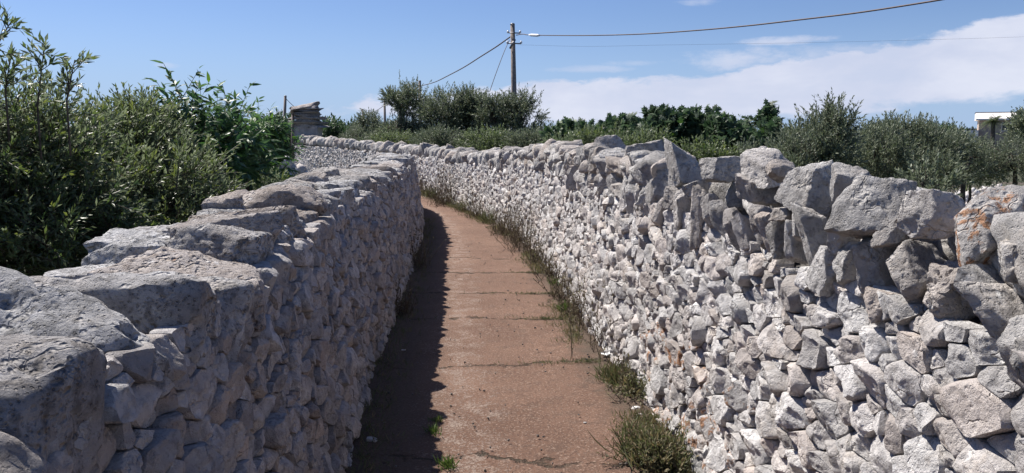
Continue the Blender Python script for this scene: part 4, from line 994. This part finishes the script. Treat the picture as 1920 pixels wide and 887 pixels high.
def wire(label, pts, r, name='overhead_cable'):
    P = np.array([at(*p) for p in pts]); o0 = P[0].copy()
    t = np.linspace(0, len(P) - 1, (len(P) - 1) * 10 + 1); p = np.vstack([2 * P[0] - P[1], P, 2 * P[-1] - P[-2]]); out = []
    for u in t:
        i = min(int(u), len(P) - 2); f = u - i; a, b, c, d = p[i], p[i + 1], p[i + 2], p[i + 3]
        out.append(.5 * (2 * b + (c - a) * f + (2 * a - 5 * b + 4 * c - d) * f * f + (3 * b - a - 3 * c + d) * f ** 3))
    m = MB(); m.tube(np.array(out) - o0, r, 6); o = m.build(name, M_CABLE, None, tuple(o0)); tag(o, label, 'cable', 'overhead cables'); return o
def hyp(px): return 1 / np.interp(px, [965, 1760, 2300], [1 / 34, 1 / 15.5, 1 / 10.5])
wire('thick twisted cable sweeping from the tall pole up out of the picture', [(px, py, hyp(px)) for px, py in ((968, 66), (980, 64), (1000, 66), (1100, 66.5), (1200, 64), (1300, 57.5), (1400, 48.5), (1500, 37), (1600, 25), (1700, 10), (1800, -7), (2000, -46), (2300, -120))], .019)
wire('hair-thin wire crossing the cloud, lower and farther than the thick cable', [(px, py, 75) for px, py in ((970, 84), (1100, 87), (1240, 84.5), (1400, 82), (1560, 79), (1740, 74.5), (1920, 69), (2200, 58))], .007)
wire('cable drooping from the tall pole to the second pole', [(px, py, float(1 / np.interp(px, [787, 957], [1 / 62, 1 / 34]))) for px, py in ((957, 69), (930, 88), (900, 107), (870, 126), (840, 142), (815, 154), (790, 161))], .028)
wire('thin slanting wire dropping from the tall pole into the olives', [(955, 75, 34), (945, 98, 33.5), (932, 132, 33), (918, 172, 32.5)], .014)
wire('cable between the second pole and the thin far pole', [(786, 160, 62), (765, 180, 70), (743, 193, 83), (722, 198, 97)], .03)
wire('far cable joining the two thin far poles', [(721, 197, 97), (708, 206, 105), (695, 211, 115), (681, 212, 126)], .035)
wire('short cable from the leaning far pole to the pillar side', [(537, 186, 84), (545, 194, 84), (556, 203, 84), (575, 212, 86)], .03)
m = MB(); a = at(994, 65.6, hyp(994)); P = [at(px, py, hyp(px)) - a for px, py in ((992, 65.4), (996, 65.7), (1008, 66.3), (1012, 66.3))]; m.tube(P, [.03, .055, .055, .03], 8)
tag(m.build('cable_sleeve', M_CERAMIC, None, tuple(a)), 'pale sleeve fixed on the thick cable close to the tall pole', 'cable sleeve')

# ------------------------------------------------------------------ houses, palm
def house(label, px0, px1, ytop, Y, turn):
    a = at(px0, ytop, Y); b = at(px1, ytop, Y); root = empty('house', ((a[0] + b[0]) / 2, Y, FIELD_Z)); tag(root, label, 'house', 'houses beyond the olive field')
    w_ = (b[0] - a[0]) / 2; h = a[2] - FIELD_Z; root.rotation_euler = (0, 0, R_(turn)); return root, w_, h
root, hw_, hh = house('pale house with a white sloping roof above brown walls, behind the palm', 1845, 1945, 210, 115, -29)
m = MB(); m.box((-hw_, 0, 0), (hw_, 9, hh - 1.15)); m.build('wall', M_TUFA, root)
m = MB(); m.flat = True; x_ = hw_ + .4; zb_ = hh - 1.147
m.add([(-x_, -.6, zb_), (x_, -.6, zb_), (x_, 9.3, zb_), (-x_, 9.3, zb_), (-x_, -.6, zb_ + .22), (x_, -.6, zb_ + .22), (x_, 3.0, hh), (-x_, 3.0, hh), (x_, 9.3, hh), (-x_, 9.3, hh)],
      [np.array([[0, 1, 5, 4], [4, 5, 6, 7], [7, 6, 8, 9], [9, 8, 2, 3], [0, 3, 2, 1]]), np.array([[1, 2, 8, 6, 5], [0, 4, 7, 9, 3]])]); rf = m.build('roof', M_PLASTER, root)
m = MB(); m.box((-x_ - .05, 2.9, hh + .003), (x_ + .05, 9.35, hh + .1)); m.build('roof_edge', M_DARKROOF, rf)
for x0, x1 in ((-.9, .15), (2.2, 3.2)):
    m = MB(); m.box((x0 - .1, -.06, hh - 2.75), (x1 + .1, .02, hh - 1.5)); fo = m.build('window', M_PLASTER, root)
    m = MB(); m.box((x0, -.08, hh - 2.65), (x1, -.062, hh - 1.6)); m.build('pane', M_GLASS, fo)
m = MB(); m.box((-hw_ - 1.8, -1.2, 0), (-hw_ - .003, 7, hh - 2.6)); m.build('side_wing', M_PLASTER, root)
root, hw_, hh = house('small grey house with a dark flat roof and lower terrace, between shrub and pale house', 1803, 1826, 241, 140, -28)
m = MB(); m.box((-hw_, 0, 0), (hw_, 6, hh - .25)); m.build('wall', M_GREYW, root)
m = MB(); m.box((-hw_ - .3, -.5, hh - .247), (hw_ + .45, 6.3, hh)); m.build('roof', M_DARKROOF, root)
m = MB(); m.box((-hw_ + 1.25, -.05, hh - 1.1), (-hw_ + 1.9, .02, hh - .45)); fo = m.build('window', M_PLASTER, root)
m = MB(); m.box((-hw_ + 1.32, -.07, hh - 1.03), (-hw_ + 1.83, -.052, hh - .52)); m.build('pane', M_GLASS, fo)
m = MB(); m.box((-hw_ + .55, -.4, 0), (-hw_ + .75, -.1, hh - .25)); m.build('pillar', M_PLASTER, root)
m = MB(); m.box((hw_ + .003, -.3, 0), (hw_ + .9, 5, hh - 1.1)); m.build('terrace', M_GREYW, root)

pb = at(1862, 240, 85); pr_ = empty('palm_tree', (pb[0], 85, FIELD_Z)); tag(pr_, 'dark bushy palm standing in front of the pale house', 'palm tree')
top = at(1862, 226, 85)[2] - FIELD_Z; m = MB(); m.tube([(0, 0, -.1), (.05, 0, top * .5), (0, 0, top)], [.28, .22, .2], 8); m.build('trunk', M_BARK, pr_)
m = MB(); g = np.random.default_rng(8)
for k in range(34):
    a = k * 2.4; e_ = g.uniform(-.5, 1.2); d = np.array([math.cos(a) * math.cos(e_), math.sin(a) * math.cos(e_), math.sin(e_)]); n = 16; t = np.linspace(.05, 1, n)
    P = np.array([0, 0, top]) + d * t[:, None] * 1.25 - np.array([0, 0, .55]) * (t ** 2)[:, None]; sd = nrm(np.cross(d, [0, 0, 1.0]))
    for sg in (-1, 1): leaves(m, P, nrm(np.tile(d * .6 + sd * sg, (n, 1)) + np.array([0, 0, -.25])), np.tile([0, 0, 1.0], (n, 1)), np.full(n, .42) * (1.1 - .6 * t), np.full(n, .07), KITE, g.random(n) * .5, np.zeros(n))
m.build('crown', M_OLIVE, pr_, attr='leaf', smooth=False)

# ------------------------------------------------------------------ field stones
def heap(label, cx, cy, rx, ry, h, n, size, seed, name='stone_heap', cat='stone heap'):
    g = np.random.default_rng(seed); m = MB(); gz = float(ground_z(np.array([cx]), np.array([cy]))[0])
    for _ in range(n):
        u, v = g.uniform(-1, 1), g.uniform(-1, 1); rr = u * u + v * v
        if rr > 1: continue
        V, F = rock(g, size * g.uniform(.6, 1.5, 3), 2, rough=.08, cuts=6); V = V @ (rotz(g.random() * 6) @ roty(g.random() * 3)).T + np.array([u * rx, v * ry, h * (1 - rr) * g.uniform(.6, 1) + .03]); m.add(V, [F], (g.beta(2, 2) * .8 + .2, g.random() ** 2 * .6, 0, 1))
    b = MB(); th = np.linspace(0, 6.283, 24, endpoint=False); VV = [np.array([0, 0, h * .8])]
    ring = [np.stack([np.cos(th) * rx * q, np.sin(th) * ry * q, np.full(24, h * (1 - q * q) * .8 - .03)], 1) for q in (.35, .7, 1.0)]; VV = np.concatenate([np.array(VV)] + ring)
    ar = np.arange(24); nx2 = (ar + 1) % 24
    m.add(VV, [np.stack([np.zeros(24, int), 1 + ar, 1 + nx2], 1), np.concatenate([np.stack([1 + q * 24 + ar, 1 + (q + 1) * 24 + ar, 1 + (q + 1) * 24 + nx2, 1 + q * 24 + nx2], 1) for q in (0, 1)])], (.3, .4, 0, 1))
    tag(m.build(name, M_FACE, None, (cx, cy, gz), attr='stone'), label, cat)
q = at(1865, 350, 32); heap('low heap of pale loose field stones beside the straight olive trunk', q[0], 32, 2.6, 1.6, .75, 420, .2, 3)
q = at(500, 290, 24); heap('ruined bit of low pale field wall behind the sapling', q[0] , 24, 1.6, .5, 1.05, 300, .24, 4, 'field_wall', 'field wall')

# ------------------------------------------------------------------ weeds along the foot of the walls
def weed(name, label, cat, group, x, y, seed, kind, size, n):
    g = np.random.default_rng(seed); root = empty(name, (x, y, 0.0)); tag(root, label, cat, group); m = MB()
    if kind == 'dry':      # tall dark stalks with small ragged leaves
        P0 = np.stack([g.normal(0, size * .2, n), g.normal(0, size * .36, n), np.zeros(n)], 1); D = nrm(np.stack([g.normal(-.08, .22, n), g.normal(0, .22, n), np.ones(n)], 1))
        foliage(m, g, P0, D, size * g.uniform(.45, 1.15, n), 14, .034, .012, KITE, spread=1.0, young_p=.3, stem_r=.0034)
        foliage(m, g, P0, nrm(D + g.normal(0, .4, (n, 3))), size * g.uniform(.2, .5, n), 6, .06, .008, KITE, spread=.6, young_p=.5, stem_r=.002); mat = M_DRY
    elif kind == 'bush':
        P0 = np.stack([g.normal(0, size * .28, n), g.normal(0, size * .36, n), np.abs(g.normal(0, size * .10, n))], 1); D = nrm(np.stack([g.normal(-.1, .6, n), g.normal(0, .6, n), np.ones(n)], 1))
        foliage(m, g, P0, D, size * g.uniform(.3, .75, n), 11, .030, .010, KITE, spread=1.0, young_p=.5, stem_r=.002); mat = M_WEED
    else:
        P0 = np.stack([g.normal(0, size * .3, n), g.normal(0, size * .4, n), np.zeros(n)], 1); D = nrm(np.stack([g.normal(-.15, .55, n), g.normal(0, .55, n), np.full(n, .8)], 1))
        nn = nrm(np.cross(D, g.normal(0, 1, (n, 3)))); L = size * g.uniform(.35, 1.0, n)
        leaves(m, P0, D, nn, L, np.full(n, .006), LANCE, g.random(n), np.where(g.random(n) < (.6 if kind == 'straw' else .15), g.uniform(.3, 1, n), 0)); mat = M_WEED if kind == 'straw' else M_GRASS
    m.build({'dry': 'stalks', 'bush': 'leafy_stems'}.get(kind, 'blades'), mat, root, attr='leaf', smooth=False); return root
def foot(px, py):
    c, s = math.cos(PITCH), math.sin(PITCH); d = np.array([px - 960, FPX * c + (443.5 - py) * s, -FPX * s + (443.5 - py) * c]); t = -EYE / d[2]; return d[0] * t, d[1] * t
G_W = 'weeds along the foot of the sunlit wall'
WE = [(1240, 872, 'bush', .21, 200, 'leafy_weed', 'bushy green weed in the nearest corner under the sunlit wall'),
      (1212, 858, 'straw', .2, 240, 'dry_grass_tuft', 'straw-coloured grass mixed into the nearest bushy weed'),
      (1205, 745, 'bush', .20, 70, 'leafy_weed', 'thin green weed below the orange-stained stones'),
      (1158, 715, 'straw', .15, 420, 'dry_grass_tuft', 'brown dry grass tuft just in front of the white paper scrap'),
      (1192, 728, 'dry', .18, 12, 'dry_weed', 'small brown weed between dry tuft and orange-stained stones'),
      (1148, 662, 'dry', .52, 12, 'dry_weed', 'tall bare reddish stalks rising right behind the white paper scrap'),
      (1115, 612, 'dry', .42, 18, 'dry_weed', 'tall thin dark stalks leaning on the sunlit wall beyond the paper scrap'),
      (1095, 592, 'dry', .26, 26, 'dry_weed', 'short dark weed at the end of the widest grassy crack'),
      (1062, 582, 'grass', .11, 130, 'grass_tuft', 'green grass tuft growing from the widest grassy crack'),
      (1070, 558, 'dry', .30, 26, 'dry_weed', 'dark weed clump one step past the green crack tuft'),
      (1045, 535, 'grass', .12, 110, 'grass_tuft', 'green grass tuft at the wall two cracks up'),
      (1030, 520, 'dry', .34, 26, 'dry_weed', 'brown weed clump behind the second green tuft'),
      (1012, 492, 'dry', .38, 26, 'dry_weed', 'low brown weed before the tall purple clump'),
      (985, 468, 'dry', .62, 46, 'dry_weed', 'tall purple-brown weed clump, darkest along the wall'),
      (965, 452, 'dry', .50, 40, 'dry_weed', 'purple-brown weed directly behind the darkest clump'),
      (940, 438, 'dry', .40, 32, 'dry_weed', 'brown weed halfway along the curving wall foot'),
      (918, 418, 'straw', .30, 160, 'dry_grass_tuft', 'pale straw tuft halfway along the wall foot'),
      (895, 408, 'dry', .45, 30, 'dry_weed', 'brown weed between the straw tuft and the far tall weed'),
      (868, 396, 'bush', .35, 110, 'leafy_weed', 'green weed where the lane begins to bend'),
      (835, 384, 'dry', .85, 90, 'dry_weed', 'tall dark weed against the wall at the bend of the lane'),
      (812, 372, 'straw', .40, 220, 'dry_grass_tuft', 'pale tuft by the farthest bit of visible lane'),
      (800, 366, 'dry', .6, 50, 'dry_weed', 'farthest dark weed just beyond the shaded wall edge')]
for k, (px, py, kind, size, n, name, lab) in enumerate(WE):
    x, y = foot(px, py); x = min(x, float(np.interp(y, RIGHT.c[:, 1], RIGHT.c[:, 0])) - .03 - .08 * size)
    weed(name, lab, 'weed' if kind != 'grass' else 'grass tuft', G_W, x, y, 200 + k, kind, size * 1.12, int(n * (1.3 if kind == 'dry' else 1.2)))
for k, (px, py, kind, size, n, name, lab) in enumerate([(815, 812, 'grass', .07, 60, 'grass_tuft', 'small bright grass tuft on the shadow edge, nearer the camera of two'), (822, 790, 'grass', .05, 40, 'grass_tuft', 'tiny grass tuft on the shadow edge, just past the bright one'),
      (840, 876, 'grass', .075, 100, 'grass_tuft', 'low green grass tuft in the sun at the bottom edge of the lane'), (760, 500, 'dry', .45, 40, 'dry_weed', 'dim weed in the shade at the foot of the slab-topped wall'), (735, 590, 'dry', .3, 30, 'dry_weed', 'small dim weed in the shade nearer than the tall one')]):
    x, y = foot(px, py)
    if kind == 'dry': x = max(x, float(np.interp(y, LEFT.c[:, 1], LEFT.c[:, 0])) + .05)
    weed(name, lab, 'weed' if kind == 'dry' else 'grass tuft', 'weeds on the shaded side', x, y, 300 + k, kind, size, n)

# fine grass and moss in the wall foot and cracks
m = MB(); g = np.random.default_rng(17)
for _ in range(6000):
    y = 3.0 + 17 * g.random() ** 1.3; xr = float(np.interp(y, RIGHT.c[:, 1], RIGHT.c[:, 0])); x = xr - abs(g.normal(0, .13)) + .02
    if vnoise(np.array([[x * 3, y * 1.6, 0]]), 3)[0] < -.05: continue
    k = 5; P0 = np.array([x, y, 0]) + g.normal(0, .03, (k, 3)) * np.array([1, 1, 0]); D = nrm(np.stack([g.normal(-.1, .5, k), g.normal(0, .5, k), np.full(k, .8)], 1)); leaves(m, P0, D, nrm(np.cross(D, g.normal(0, 1, (k, 3)))), g.uniform(.015, .07, k), np.full(k, .006), KITE, g.random(k), np.where(g.random(k) < .88, g.uniform(.4, 1, k), 0))
for _ in range(900):
    y = 2.6 + 13 * g.random() ** 1.3; xl = float(np.interp(y, LEFT.c[:, 1], LEFT.c[:, 0])); x = xl + abs(g.normal(0, .12))
    k = 4; P0 = np.array([x, y, 0]) + g.normal(0, .03, (k, 3)) * np.array([1, 1, 0]); D = nrm(np.stack([g.normal(.1, .5, k), g.normal(0, .5, k), np.full(k, .8)], 1)); leaves(m, P0, D, nrm(np.cross(D, g.normal(0, 1, (k, 3)))), g.uniform(.02, .08, k), np.full(k, .005), KITE, g.random(k), np.where(g.random(k) < .4, g.uniform(.3, 1, k), 0))
for yj, sl in ((5.55, -.10), (6.98, .05), (8.1, .03), (9.35, .02)):
    for _ in range(70):
        x = float(np.interp(yj, RIGHT.c[:, 1], RIGHT.c[:, 0])) - .1 - abs(g.normal(0, .3)); k = 4; P0 = np.array([x, yj - sl * x, 0]) + g.normal(0, .02, (k, 3)) * np.array([1, 1, 0]); D = nrm(np.stack([g.normal(0, .6, k), g.normal(0, .6, k), np.full(k, .6)], 1))
        leaves(m, P0, D, nrm(np.cross(D, g.normal(0, 1, (k, 3)))), g.uniform(.015, .05, k), np.full(k, .005), KITE, g.random(k), np.where(g.random(k) < .3, .6, 0))
tag(m.build('wall_foot_grass', M_WEED, attr='leaf', smooth=False), 'thin grass and moss lining the foot of both walls', 'grass', kind='stuff')

# paper scrap, loose stones on the lane
x, y = foot(1135, 671); g = np.random.default_rng(3); u, v = np.meshgrid(np.linspace(-1, 1, 12), np.linspace(-1, 1, 10)); PVs = np.stack([u.ravel() * .035, v.ravel() * .028, np.zeros(u.size)], 1)
PVs[:, 2] = .02 + fbm(PVs * 40, 3, 2) * .014 + np.abs(u.ravel()) * .012; PVs[:, :2] += np.stack([fbm(PVs * 30, 7, 2), fbm(PVs * 30, 8, 2)], 1) * .008
i, j = np.meshgrid(np.arange(9), np.arange(11), indexing='ij'); i, j = i.ravel(), j.ravel(); qd = np.stack([i * 12 + j, i * 12 + j + 1, (i + 1) * 12 + j + 1, (i + 1) * 12 + j], 1)
pap = mesh_obj('paper_scrap', PVs, [qd], M_PAPER, None, (x, y, .0), False); so = pap.modifiers.new('thickness', 'SOLIDIFY'); so.thickness = .001; tag(pap, 'crumpled white paper scrap at the foot of the sunlit wall', 'litter')
for k, (px, py, sz, lab) in enumerate([(1194, 768, .035, 'flat pale stone lying on the lane by the orange-stained stones'), (1203, 780, .025, 'small reddish stone next to the flat pale one'), (696, 828, .04, 'pale half-buried stone in the shade by the slab-topped wall'), (757, 658, .022, 'white chip in the shade beyond the half-buried stone'), (1097, 794, .014, 'tiny white chip in the sun on the lane'), (990, 452, .05, 'dark stone on the lane beside the darkest weed clump')]):
    x, y = foot(px, py); g = np.random.default_rng(70 + k); V, F = rock(g, (sz * 1.5, sz, sz * .7), 3, rough=.06)
    o = mesh_obj('loose_stone', V, [F], M_FACE if k != 5 else M_CORE, None, (x, y, sz * .25), True, {'stone': np.tile([.8, .8 if k == 1 else .1, 0, 1], (len(V), 1))}); tag(o, lab, 'stone', 'loose stones on the lane')
m = MB(); g = np.random.default_rng(12)
for _ in range(260):
    y = 3 + 9 * g.random() ** 1.5; a, b = float(np.interp(y, LEFT.c[:, 1], LEFT.c[:, 0])), float(np.interp(y, RIGHT.c[:, 1], RIGHT.c[:, 0])); f = g.beta(.6, .6); V, F = rock(g, g.uniform(.005, .016, 3), 2, rough=.05)
    m.add(V + np.array([a + (b - a) * f, y, .014]), [F], (g.random() * .7, g.random(), 0, 1))
tag(m.build('grit', M_CORE, attr='stone'), 'scattered grit and chips on the lane', 'gravel', kind='stuff')
print('objects', len(bpy.data.objects), 'verts', sum(len(m_.vertices) for m_ in bpy.data.meshes))
